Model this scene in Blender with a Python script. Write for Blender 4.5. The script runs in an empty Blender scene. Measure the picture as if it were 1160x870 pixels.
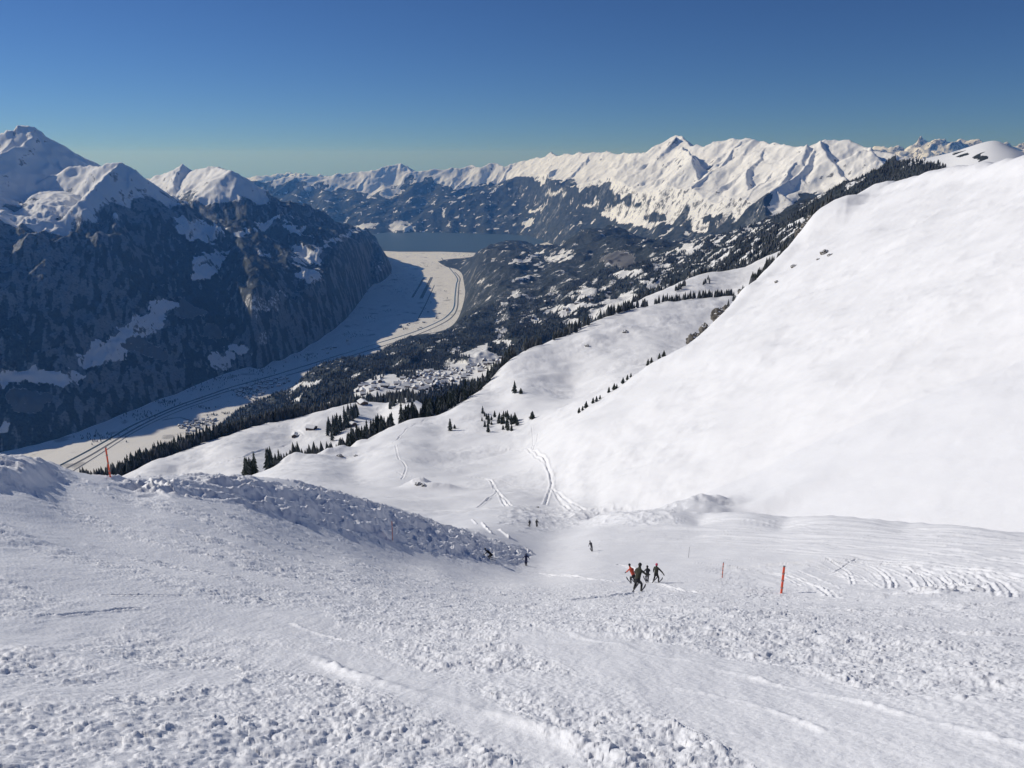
QUAL = 1.0
HAZE = 3.3e-5
import bpy, bmesh, math, random
import numpy as np
from mathutils import Vector, Matrix

# ------------------------------------------------------------------ camera model
F_PX = 876.0
PITCH = math.atan((435 - 178) / F_PX)
CP, SP = math.cos(PITCH), math.sin(PITCH)
FLOOR = -1400.0
rng = np.random.default_rng(11)
random.seed(5)

def ray(px, py):
    """azimuth and tangent of elevation of a picture point"""
    u = (px - 580.0) / F_PX; v = (435.0 - py) / F_PX
    x, y, z = u, CP + v * SP, -SP + v * CP
    return math.atan2(x, y), z / math.hypot(x, y)

def pt(px, py, r):
    a, t = ray(px, py)
    return Vector((r * math.sin(a), r * math.cos(a), r * t))

def on_z(px, py, z=FLOOR):
    a, t = ray(px, py)
    r = z / t
    return Vector((r * math.sin(a), r * math.cos(a), z))

def project(X, Y, Z):
    d = Y * CP - Z * SP
    w = Y * SP + Z * CP
    return 580 + F_PX * X / d, 435 - F_PX * w / d

# ------------------------------------------------------------------ noise
_h = np.random.default_rng(3).permutation(4096).astype(np.int32)
_ang = np.random.default_rng(4).random(4096) * 2 * np.pi
_gx, _gy = np.cos(_ang).astype(np.float32), np.sin(_ang).astype(np.float32)
def _hash(i, j, s):
    return np.take(_h, (np.take(_h, (i + s * 151) & 4095) + j) & 4095)
def perlin(x, y, s=0):
    x = np.asarray(x); y = np.asarray(y)
    x0 = np.floor(x); y0 = np.floor(y)
    fx = (x - x0).astype(np.float32); fy = (y - y0).astype(np.float32); i = x0.astype(np.int32); j = y0.astype(np.int32)
    ux = fx * fx * fx * (fx * (fx * 6 - 15) + 10); uy = fy * fy * fy * (fy * (fy * 6 - 15) + 10)
    hi0 = np.take(_h, (i + s * 151) & 4095) + j; hi1 = np.take(_h, (i + (1 + s * 151)) & 4095) + j; gx = fx - 1; gy = fy - 1
    def g(hh, dx, dy):
        h = np.take(_h, hh & 4095); return np.take(_gx, h) * dx + np.take(_gy, h) * dy
    a = g(hi0, fx, fy); b = g(hi1, gx, fy); a += ux * (b - a)
    c = g(hi0 + 1, fx, gy); d = g(hi1 + 1, gx, gy); c += ux * (d - c)
    return (a + uy * (c - a)) * 1.5
def fbm(x, y, o=4, s=0, gain=.5):
    r = 0; a = 1.0
    for k in range(o):
        r = r + a * perlin(x, y, s + k * 7); x = x * 2.03 + 11.3; y = y * 2.03 - 7.1; a *= gain
    return r
def ridged(x, y, o=4, s=0, gain=.5):
    r = 0; a = 1.0; w = 1.0
    for k in range(o):
        n = 1 - np.abs(perlin(x, y, s + k * 7)); n = n * n * w
        w = np.clip(n * 1.6, 0, 1)
        r = r + a * n; x = x * 2.07 + 3.3; y = y * 2.07 + 5.9; a *= gain
    return r
def worley(x, y, s=0):
    i = np.floor(x).astype(np.int32); j = np.floor(y).astype(np.int32)
    best = np.full(x.shape, 9.0, np.float32); rnd = np.zeros(x.shape, np.float32)
    for di in (-1, 0, 1):
        for dj in (-1, 0, 1):
            h = _hash(i + di, j + dj, s)
            px = i + di + .5 + .45 * _gx[h]; py = j + dj + .5 + .45 * _gy[(h * 7) & 4095]
            d = ((x - px) ** 2 + (y - py) ** 2).astype(np.float32)
            m = d < best
            best = np.where(m, d, best); rnd = np.where(m, (h / 4096.0).astype(np.float32), rnd)
    return np.sqrt(best), rnd
def sstep(a, b, x):
    t = np.clip((x - a) / (b - a), 0, 1); return t * t * (3 - 2 * t)

# ------------------------------------------------------------------ thin plate surfaces in (azimuth, log r)
AZS = 1 / math.radians(9.0)
class Sheet:
    def __init__(self, pts, smooth=0.0):
        """pts: (px,py,r) picture point at horizontal distance r, or ('z',px,r,z): azimuth of column px at horizon"""
        P = []
        for p in pts:
            if p[0] == 'z':
                a = math.atan2((p[1] - 580) / F_PX, CP + .15 * 0 - 0); r = p[2]; t = p[3] / r
            elif p[0] == 'f':                                     # on the valley floor plus an offset
                a, t = ray(p[1], p[2]); r = FLOOR / t; t = (FLOOR + p[3]) / r
            else:
                a, t = ray(p[0], p[1]); r = p[2]
            P.append((a * AZS, math.log(r), t))
        P = np.array(P); self.P = P[:, :2]; n = len(P)
        D = np.hypot(P[:, None, 0] - P[None, :, 0], P[:, None, 1] - P[None, :, 1])
        K = np.where(D > 0, D * D * np.log(D + 1e-12), 0) + np.eye(n) * smooth
        Q = np.c_[np.ones(n), P[:, :2]]
        A = np.block([[K, Q], [Q.T, np.zeros((3, 3))]])
        self.w = np.linalg.solve(A, np.r_[P[:, 2], 0, 0, 0])
    def te(self, a, lr):
        a = np.asarray(a, float) * AZS; lr = np.asarray(lr, float); sh = a.shape
        a = a.ravel(); lr = lr.ravel(); out = np.empty(a.shape)
        for k in range(0, len(a), 20000):
            q = slice(k, k + 20000)
            D2 = (a[q, None] - self.P[None, :, 0]) ** 2 + (lr[q, None] - self.P[None, :, 1]) ** 2
            K = .5 * D2 * np.log(D2 + 1e-20)
            out[q] = K @ self.w[:-3] + self.w[-3] + self.w[-2] * a[q] + self.w[-1] * lr[q]
        return out.reshape(sh)
    def z(self, x, y):
        r = np.hypot(x, y); return self.te(np.arctan2(x, y), np.log(r)) * r

def cubic_up(n_src, u):
    """Catmull-Rom weights (len(u) x n_src) for u in 0..n_src-1"""
    W = np.zeros((len(u), n_src)); i = np.clip(np.floor(u).astype(int), 0, n_src - 2); f = u - i
    w = [(-f + 2 * f**2 - f**3) / 2, (2 - 5 * f**2 + 3 * f**3) / 2, (f + 4 * f**2 - 3 * f**3) / 2, (-f**2 + f**3) / 2]
    for k in range(4):
        j = np.clip(i + k - 1, 0, n_src - 1); np.add.at(W, (np.arange(len(u)), j), w[k])
    return W
def polar_grid(az0, az1, ncol, lr):
    """azimuth and log r grids; lr is the row vector of log distances"""
    az = np.radians(np.linspace(az0, az1, ncol))
    return az, np.asarray(lr)
def sheet_on_grid(sh, az, lr, nc=220, nr=220):
    ca = np.linspace(az[0], az[-1], nc); cr = np.linspace(lr[0], lr[-1], nr)
    C = sh.te(np.repeat(ca[None, :], nr, 0), np.repeat(cr[:, None], nc, 1))
    Wr = cubic_up(nr, (lr - lr[0]) / (lr[-1] - lr[0]) * (nr - 1)); Wa = cubic_up(nc, (az - az[0]) / (az[-1] - az[0]) * (nc - 1))
    T = Wr @ C @ Wa.T
    return T * np.exp(lr)[:, None]

def inpoly(PX, PY, poly):
    m = np.zeros(PX.shape, bool); n = len(poly)
    for k in range(n):
        x0, y0 = poly[k]; x1, y1 = poly[(k + 1) % n]
        if y0 == y1: continue
        c = ((y0 > PY) != (y1 > PY)) & (PX < (x1 - x0) * (PY - y0) / (y1 - y0) + x0)
        m ^= c
    return m
def blob(PX, PY, x, y, rx, ry, ang=0):
    c, s = math.cos(math.radians(ang)), math.sin(math.radians(ang))
    dx = PX - x; dy = PY - y
    return np.clip(1.5 - np.hypot((dx * c - dy * s) / rx, (dx * s + dy * c) / ry), 0, 1)

def seg_ridge(H, X, Y, lines):
    """H = max(H, ridge line height falling away at slope k)"""
    AA = np.arctan2(X[-1], Y[-1]); RRr = np.hypot(X[:, 0], Y[:, 0]); zmin = -1450.0; nr, nc = H.shape
    AA = np.maximum.accumulate(AA); RRr = np.maximum.accumulate(RRr)
    for L, k in lines:
        for (p, q) in zip(L[:-1], L[1:]):
            ax, ay, az_ = p[0], p[1], p[2]; bx, by, bz = q[0], q[1], q[2]
            m = min(2300.0, (max(az_, bz) - zmin) / (k * .65)) + 150
            ra, rb = math.hypot(ax, ay), math.hypot(bx, by); ta, tb = math.atan2(ax, ay), math.atan2(bx, by); rm = min(ra, rb)
            i0, i1 = np.searchsorted(RRr, [min(ra, rb) - m, max(ra, rb) + m]); da = m / max(rm - m, rm * .5)
            j0, j1 = np.searchsorted(AA, [min(ta, tb) - da, max(ta, tb) + da])
            if i1 - i0 < 1 or j1 - j0 < 1: continue
            x = X[i0:i1, j0:j1]; y = Y[i0:i1, j0:j1]
            dx, dy = bx - ax, by - ay; l2 = dx * dx + dy * dy + 1e-9
            t = np.clip(((x - ax) * dx + (y - ay) * dy) / l2, 0, 1)
            d = np.hypot(x - ax - t * dx, y - ay - t * dy); u = np.clip((d - 200) * (1 / 2300.0), 0, 1)
            h = az_ + t * (bz - az_) - k * d * (1 - .35 * u * u * (3 - 2 * u))
            np.maximum(H[i0:i1, j0:j1], h, out=H[i0:i1, j0:j1])
    return H

# ------------------------------------------------------------------ mesh output
def link(o, parent=None):
    bpy.context.scene.collection.objects.link(o)
    if parent is not None: o.parent = parent
    return o
def grid_mesh(name, X, Y, Z, mat, masks=None, kind='structure', label=None, cat=None, drop=None):
    nr, nc = X.shape
    me = bpy.data.meshes.new(name)
    co = np.stack([X, Y, Z], -1).reshape(-1, 3).astype(np.float32)
    i = np.arange(nr * nc).reshape(nr, nc)
    f = np.stack([i[:-1, :-1], i[:-1, 1:], i[1:, 1:], i[1:, :-1]], -1).reshape(-1, 4)
    if drop is not None:
        keep = ~(drop[:-1, :-1] & drop[:-1, 1:] & drop[1:, 1:] & drop[1:, :-1]).reshape(-1); f = f[keep]
    nf = len(f)
    me.vertices.add(len(co)); me.vertices.foreach_set('co', co.ravel())
    me.loops.add(nf * 4); me.loops.foreach_set('vertex_index', f.astype(np.int32).ravel())
    me.polygons.add(nf); me.polygons.foreach_set('loop_start', np.arange(0, nf * 4, 4, dtype=np.int32))
    me.polygons.foreach_set('use_smooth', np.ones(nf, bool))
    me.update(calc_edges=True)
    if masks is not None:
        at = me.color_attributes.new('cover', 'BYTE_COLOR' if False else 'FLOAT_COLOR', 'POINT')
        col = np.ones((nr * nc, 4), np.float32)
        for k, m in enumerate(masks): col[:, k] = np.clip(m, 0, 1).reshape(-1)
        at.data.foreach_set('color', col.ravel())
    me.materials.append(mat)
    o = link(bpy.data.objects.new(name, me))
    if kind: o['kind'] = kind
    if label: o['label'] = label
    if cat: o['category'] = cat
    return o

# ------------------------------------------------------------------ materials
def new_mat(name):
    m = bpy.data.materials.new(name); m.use_nodes = True
    nt = m.node_tree; b = nt.nodes['Principled BSDF']; return m, nt, b
def N(nt, t, **kw):
    n = nt.nodes.new(t)
    for k, v in kw.items(): setattr(n, k, v)
    return n
def plain(name, col, rough=.7, var=.0, scale=3.0, metal=0.0):
    m, nt, b = new_mat(name)
    b.inputs['Roughness'].default_value = rough; b.inputs['Metallic'].default_value = metal
    if var:
        tc = N(nt, 'ShaderNodeTexCoord'); no = N(nt, 'ShaderNodeTexNoise'); no.inputs['Scale'].default_value = scale
        nt.links.new(tc.outputs['Object'], no.inputs['Vector'])
        r = N(nt, 'ShaderNodeValToRGB'); e = r.color_ramp.elements
        e[0].position = .3; e[1].position = .7
        e[0].color = (*[c * (1 - var) for c in col], 1); e[1].color = (*[min(1, c * (1 + var)) for c in col], 1)
        nt.links.new(no.outputs['Fac'], r.inputs['Fac']); nt.links.new(r.outputs['Color'], b.inputs['Base Color'])
    else:
        b.inputs['Base Color'].default_value = (*col, 1)
    return m

def snow_mat(name, bumps, col=(.89,.89,.9), rough=.55, spec=.25):
    """bumps: list of (noise scale in 1/m, distance in m, detail)"""
    m, nt, b = new_mat(name)
    b.inputs['Base Color'].default_value = (*col, 1); b.inputs['Roughness'].default_value = rough
    b.inputs['Specular IOR Level'].default_value = spec
    g = N(nt, 'ShaderNodeNewGeometry'); prev = None
    for sc, dist, det in bumps:
        no = N(nt, 'ShaderNodeTexNoise'); no.inputs['Scale'].default_value = sc; no.inputs['Detail'].default_value = det
        nt.links.new(g.outputs['Position'], no.inputs['Vector'])
        bu = N(nt, 'ShaderNodeBump'); bu.inputs['Distance'].default_value = dist; bu.inputs['Strength'].default_value = 1
        nt.links.new(no.outputs['Fac'], bu.inputs['Height'])
        if prev: nt.links.new(prev.outputs['Normal'], bu.inputs['Normal'])
        prev = bu
    if prev: nt.links.new(prev.outputs['Normal'], b.inputs['Normal'])
    return m

def cover_mat(name, snow=(.87, .88, .9), forest=(.022, .03, .032), forest2=(.06, .07, .072), rock=(.16, .16, .165), frost=(.24, .26, .29),
              tree=18.0, bump=6.0, fine=1 / 25.0):
    """snow, rock, forest and frosted forest by the mesh attribute 'cover' (r forest, g rock, b frost)"""
    m, nt, b = new_mat(name)
    b.inputs['Roughness'].default_value = .8; b.inputs['Specular IOR Level'].default_value = .1
    at = N(nt, 'ShaderNodeAttribute'); at.attribute_name = 'cover'
    sep = N(nt, 'ShaderNodeSeparateColor'); nt.links.new(at.outputs['Color'], sep.inputs['Color'])
    g = N(nt, 'ShaderNodeNewGeometry')
    def noise(scale, det=4.0, rough=.6):
        n = N(nt, 'ShaderNodeTexNoise'); n.inputs['Scale'].default_value = scale; n.inputs['Detail'].default_value = det
        n.inputs['Roughness'].default_value = rough
        nt.links.new(g.outputs['Position'], n.inputs['Vector']); return n.outputs['Fac']
    def math_(op, a, bb, c=None):
        n = N(nt, 'ShaderNodeMath'); n.operation = op
        for k, v in enumerate((a, bb, c)):
            if v is None: continue
            if isinstance(v, (int, float)): n.inputs[k].default_value = v
            else: nt.links.new(v, n.inputs[k])
        return n.outputs[0]
    def mix(f, a, bb):
        n = N(nt, 'ShaderNodeMix'); n.data_type = 'RGBA'
        nt.links.new(f, n.inputs['Factor'])
        for k, v in ((6, a), (7, bb)):
            if isinstance(v, tuple): n.inputs[k].default_value = (*v, 1)
            else: nt.links.new(v, n.inputs[k])
        return n.outputs[2]
    def thresh(v, lo, hi):
        n = N(nt, 'ShaderNodeMapRange'); n.interpolation_type = 'SMOOTHSTEP'
        nt.links.new(v, n.inputs[0]); n.inputs[1].default_value = lo; n.inputs[2].default_value = hi; return n.outputs[0]
    nf = noise(1 / tree, 3.0); nm = noise(fine, 6.0, .7)
    # forest colour with single-tree grain
    fc = mix(thresh(nf, .35, .65), forest, forest2)
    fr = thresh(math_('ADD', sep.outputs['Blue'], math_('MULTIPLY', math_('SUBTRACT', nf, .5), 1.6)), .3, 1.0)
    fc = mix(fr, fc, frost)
    rk = thresh(math_('ADD', sep.outputs['Green'], math_('MULTIPLY', math_('SUBTRACT', nm, .5), 1.3)), .4, .6)
    base = mix(rk, snow, rock)
    fo = thresh(math_('ADD', sep.outputs['Red'], math_('MULTIPLY', math_('SUBTRACT', nf, .5), 1.0)), .42, .58)
    base = mix(fo, base, fc)
    nt.links.new(base, b.inputs['Base Color'])
    bu = N(nt, 'ShaderNodeBump'); bu.inputs['Distance'].default_value = bump
    hh = math_('MULTIPLY', nf, math_('ADD', fo, .06))
    nt.links.new(hh, bu.inputs['Height'])
    nt.links.new(bu.outputs['Normal'], b.inputs['Normal'])
    return m
# ------------------------------------------------------------------ the near slope and the white hillside
def slope_plane(px, py):      # the great white flank on the right
    a, t = ray(px, py); return -84.0 / (t - .64 * math.sin(a) + .2 * math.cos(a))
hill = []
def dens(L, n=3):
    """smooth curve through picture points"""
    A = np.array([(p[0], p[1], math.log(p[2])) for p in L], float)
    W = cubic_up(len(A), np.linspace(0, len(A) - 1, (len(A) - 1) * n + 1)); B = W @ A
    return [(b[0], b[1], math.exp(b[2])) for b in B]
for px, a in ((-260, [(2, None, -2.2), (870, 4.6), (775, 8.5), (690, 14), (610, 24), (560, 34), (560, 75), (600, 200), (620, 700), (640, 1500)]),
              (0, [(2, None, -2.4), (870, 4.5), (770, 8), (685, 13), (605, 24), (562, 32), (556, 62), (600, 160), (610, 500), (600, 900), (575, 1300), (600, 2200)]),
              (70, [(870, 4.5), (770, 8), (685, 14), (610, 26), (562, 38), (560, 68), (596, 160), (600, 500), (560, 850), (560, 1100), (600, 1500)]),
              (150, [(870, 4.5), (775, 8), (695, 14), (640, 22), (590, 34), (560, 45), (560, 75), (596, 160), (592, 420), (560, 780), (552, 1250), (620, 2000)]),
              (280, [(2, None, -2.7), (870, 4.5), (776, 8), (700, 14), (650, 23), (612, 34), (562, 90), (590, 160), (580, 300), (545, 450), (556, 560), (540, 740), (522, 900), (505, 1500), (580, 2200)]),
              (400, [(870, 4.5), (772, 8), (702, 14.5), (660, 26), (636, 42), (580, 105), (586, 170), (562, 290), (545, 380), (532, 450), (520, 680), (500, 960), (472, 1200), (468, 1600), (560, 2400)]),
              (500, [(2, None, -2.75), (870, 4.5), (768, 8), (704, 15), (672, 33), (650, 56), (604, 120), (588, 190), (572, 260), (550, 340), (525, 440), (495, 560), (480, 950), (490, 1600)]),
              (590, [(870, 4.5), (765, 7.8), (704, 15), (684, 30), (664, 56), (645, 90), (600, 146), (588, 172), (572, 235), (545, 330), (515, 440), (480, 560), (440, 720)]),
              (690, [(870, 4.5), (762, 7.5), (705, 15), (687, 30), (669, 52), (652, 78), (630, 108), (604, 142), (583, 172)]),
              (790, [(870, 4.6), (764, 8), (707, 15), (686, 30), (668, 52), (648, 78), (624, 106), (600, 138)]),
              (885, [(2, None, -2.7), (870, 4.7), (768, 8), (710, 15), (689, 30), (672, 52), (653, 74), (628, 94), (604, 120)]),
              (1020, [(870, 4.8), (770, 8.5), (713, 16), (690, 30), (670, 48), (652, 66), (632, 82), (608, 100)]),
              (1160, [(2, None, -2.6), (870, 5), (772, 9), (717, 17), (692, 30), (672, 44), (654, 60), (636, 74), (616, 88)]),
              (1400, [(2, None, -2.5), (870, 5), (772, 9), (717, 17), (692, 30), (672, 44), (640, 66)])):
    for q in a:
        if q[1] is None: hill.append(('z', px, q[0], q[2]))
        else: hill.append((px, q[0], q[1]))
# crest of the left hump
hill += dens([(-200, 515, 38), (0, 526, 41), (70, 538, 46), (150, 541, 54), (280, 542, 63), (350, 552, 72), (400, 564, 79), (450, 578, 88), (500, 594, 96), (550, 609, 105), (592, 622, 112)])
hill += dens([(200, 572, 42), (280, 584, 46), (340, 597, 51), (400, 611, 57), (450, 622, 64), (500, 632, 72), (560, 640, 84)])
# edge of the groomed road on the right, and the dip behind it
EDGE = [(700, 582, 168), (740, 580, 163), (790, 579, 156), (840, 581, 146), (885, 583, 138), (940, 585, 129), (1020, 590, 117), (1090, 596, 108), (1160, 603, 102), (1260, 606, 98), (1400, 606, 96)]
hill += dens(EDGE)
hill += [(p[0], p[1] + 5 + 3 * min(1, max(0, (p[0] - 700) / 60)), p[2] * 1.1) for p in dens(EDGE)]
# the great flank: on its plane, then the drop behind its edge
for (px, py) in ((660, 545), (700, 535), (750, 535), (820, 530), (900, 530), (980, 530), (1060, 530), (1150, 530), (1300, 520), (635, 560), (680, 566),
                 (665, 510), (740, 490), (820, 480), (900, 460), (1000, 460), (1110, 450), (1230, 430),
                 (720, 450), (790, 415), (860, 370), (940, 380), (1060, 360), (1160, 350),
                 (940, 290), (1010, 280), (1100, 270), (1180, 260), (1300, 300)):
    hill.append((px, py, slope_plane(px, py)))
RIM = [(640, 480), (660, 466), (700, 438), (750, 407), (785, 384), (800, 372), (822, 352), (850, 324), (870, 305), (890, 286), (906, 266), (918, 248), (935, 234), (960, 222), (1000, 209), (1050, 196), (1100, 186), (1160, 178), (1300, 165)]
rim = dens([(px, py, min(600 + (px - 640) * .2, slope_plane(px, py)) if px < 1000 else slope_plane(px, py)) for px, py in RIM])
hill += rim
hill += [(p[0] - 1, p[1] + 6, p[2] * 1.05) for p in rim if p[0] > 720] + [(p[0], p[1] + 28 * min(1, max(0, p[0] - 690) / 100), p[2] * 1.16) for p in rim if p[0] > 700]
# white shoulder beyond the edge, its far rim, and the meadow above
r1 = dens([(505, 466, 760), (545, 440, 850), (575, 409, 925), (600, 395, 980), (640, 380, 1060), (670, 367, 1110), (700, 355, 1170), (740, 344, 1220), (790, 338, 1270), (830, 334, 1310)])
hill += r1 + [(p[0], p[1] + 12, p[2] * .93) for p in r1[4:]] + [(p[0], p[1] + 27, p[2] * .86) for p in r1[6:]] + [(p[0], p[1] + 5, p[2] * 1.07) for p in r1] + [(p[0], p[1] + 20 - 10 * (p[0] > 690), p[2] * 1.17) for p in r1]
r2 = dens([(280, 541, 500), (330, 527, 530), (390, 513, 590), (440, 487, 680), (475, 474, 720)])
hill += r2 + [(p[0], p[1] + 8, p[2] * 1.11) for p in r2]
r3 = dens([(145, 536, 1030), (200, 511, 1120), (250, 496, 1200), (300, 480, 1290), (340, 472, 1330), (400, 457, 1400), (465, 452, 1440)])
hill += r3 + [(p[0], p[1] + 9, p[2] * 1.10) for p in r3] + [(p[0], p[1] + 34, p[2] * 1.28) for p in r3[::2]]
r4 = dens([(690, 354, 1640), (730, 336, 1780), (770, 319, 1900), (800, 309, 1980), (835, 304, 2050), (870, 290, 2120), (910, 272, 2180)])
hill += r4 + [(p[0], p[1] + 9, p[2] * .92) for p in r4] + [(p[0], p[1] + 12, p[2] * 1.07) for p in r4]
for q in ((230, 520, 1000), (300, 508, 1040), (380, 498, 1050), (330, 490, 1180), (430, 470, 1250), (480, 462, 1150), (200, 535, 940),
          (650, 440, 780), (700, 412, 830), (745, 395, 900),
          (650, 400, 1700), (620, 420, 2100),
          (600, 450, 1700), (960, 330, 1500), (960, 300, 2250), (1100, 260, 1200), (1100, 260, 2200), (560, 500, 1500), (1300, 250, 2200), (1300, 230, 900)):
    hill.append(q)
HILL = Sheet(hill, smooth=2e-3)

def hill_on_grid(az, lr, nc=460, nr=520):
    ca = np.linspace(az[0], az[-1], nc); cr = np.linspace(lr[0], lr[-1], nr)
    A = np.repeat(ca[None, :], nr, 0); L = np.repeat(cr[:, None], nc, 1)
    T = HILL.te(A, L)
    ea, er = zip(*[(ray(p[0], p[1])[0], math.log(p[2])) for p in EDGE]); ra, rr = zip(*[(ray(p[0], p[1])[0], math.log(p[2])) for p in rim])
    e = np.interp(ca, ea, er)[None, :]; r_ = np.interp(ca, ra, rr)[None, :]
    m = sstep(.10, .2, L - e) * sstep(-.02, .12, r_ - L) * sstep(math.radians(5.0), math.radians(9), A)
    pl = (-84.0 / np.exp(L)) + .64 * np.sin(A) - .2 * np.cos(A)
    T = T + m * .9 * (pl - T)
    # iron out the sideways waves of the nearest snow and of the groomed road
    sg = math.radians(6) / (ca[1] - ca[0]); k = np.arange(-int(3 * sg), int(3 * sg) + 1); g = np.exp(-.5 * (k / sg) ** 2); g /= g.sum()
    Tp = np.pad(T, ((0, 0), (len(k) // 2, len(k) // 2)), mode='edge'); B = sum(g[i] * Tp[:, i:i + nc] for i in range(len(k)))
    wt = np.maximum(sstep(math.log(34), math.log(16), L), sstep(math.radians(2), math.radians(8), A) * sstep(-.02, -.22, L - e))
    T = T + wt * .93 * (B - T)
    Wr = cubic_up(nr, (lr - lr[0]) / (lr[-1] - lr[0]) * (nr - 1)); Wa = cubic_up(nc, (az - az[0]) / (az[-1] - az[0]) * (nc - 1))
    return (Wr @ T @ Wa.T) * np.exp(lr)[:, None]
Q = globals().get('QUAL', 1.0)
def mgrid(az0, az1, r0, r1, ncol, nrow, power=1.0):
    az = np.radians(np.linspace(az0, az1, int(ncol * Q)))
    lr = np.linspace(math.log(r0), math.log(r1), int(nrow * Q))
    R = np.exp(lr)[:, None]
    return az, lr, R * np.sin(az)[None, :], R * np.cos(az)[None, :]
def rl(*P):      # ridge line from picture points with distances in km
    return [tuple(pt(a, b, c * 1000)) for a, b, c in P]
def spurs(line, step, length, dirs, drop, k, seed=0, jit=.5, children=True):
    """buttresses running down from a ridge line"""
    rnd = random.Random(seed); out = []
    for p, q in zip(line[:-1], line[1:]):
        L = math.hypot(q[0] - p[0], q[1] - p[1]); n = max(1, int(L / step + .5))
        for i in range(n):
            f = (i + rnd.random() * .9) / n
            x = p[0] + f * (q[0] - p[0]); y = p[1] + f * (q[1] - p[1]); z = p[2] + f * (q[2] - p[2]) - 15
            d0 = math.atan2(dirs[1], dirs[0]) + rnd.uniform(-jit, jit); ln = length * rnd.uniform(.5, 1.1); pts = [(x, y, z)]
            m = 6
            for s in range(m):
                d0 += rnd.uniform(-.22, .22); x += math.cos(d0) * ln / m; y += math.sin(d0) * ln / m
                z -= drop * ln / m * (1.35 - .6 * s / m) * rnd.uniform(.7, 1.3); pts.append((x, y, z))
            out.append((pts, k))
            if children:
                for s in (1, 2, 3, 4):
                    for sg in (-1, 1):
                        if rnd.random() < .75:
                            cx, cy, cz = pts[s]; d1 = d0 + sg * rnd.uniform(.6, 1.0); c = [(cx, cy, cz - 8)]
                            for u in range(3):
                                cx += math.cos(d1) * ln * .11; cy += math.sin(d1) * ln * .11; cz -= ln * .11 * (drop + .2); c.append((cx, cy, cz))
                            out.append((c, k * 1.1))
    return out
def warp(X, Y, sc, amp, s):
    return X + amp * fbm(X / sc, Y / sc, 3, s), Y + amp * fbm(X / sc + 31, Y / sc - 17, 3, s + 3)
def slope_of(X, Y, Z):
    r = np.hypot(X, Y); dZr = np.gradient(Z, axis=0); dr = np.gradient(r, axis=0)
    a = np.arctan2(X, Y); dZa = np.gradient(Z, axis=1) / (np.gradient(a, axis=1) * r)
    return np.hypot(dZr / dr, dZa), dZr / dr, dZa

M_COVER = cover_mat('mountain_cover', tree=16, bump=7)
M_FAR = cover_mat('far_mountain_cover', tree=60, bump=14, fine=1 / 90, snow=(.9, .91, .94))

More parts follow.
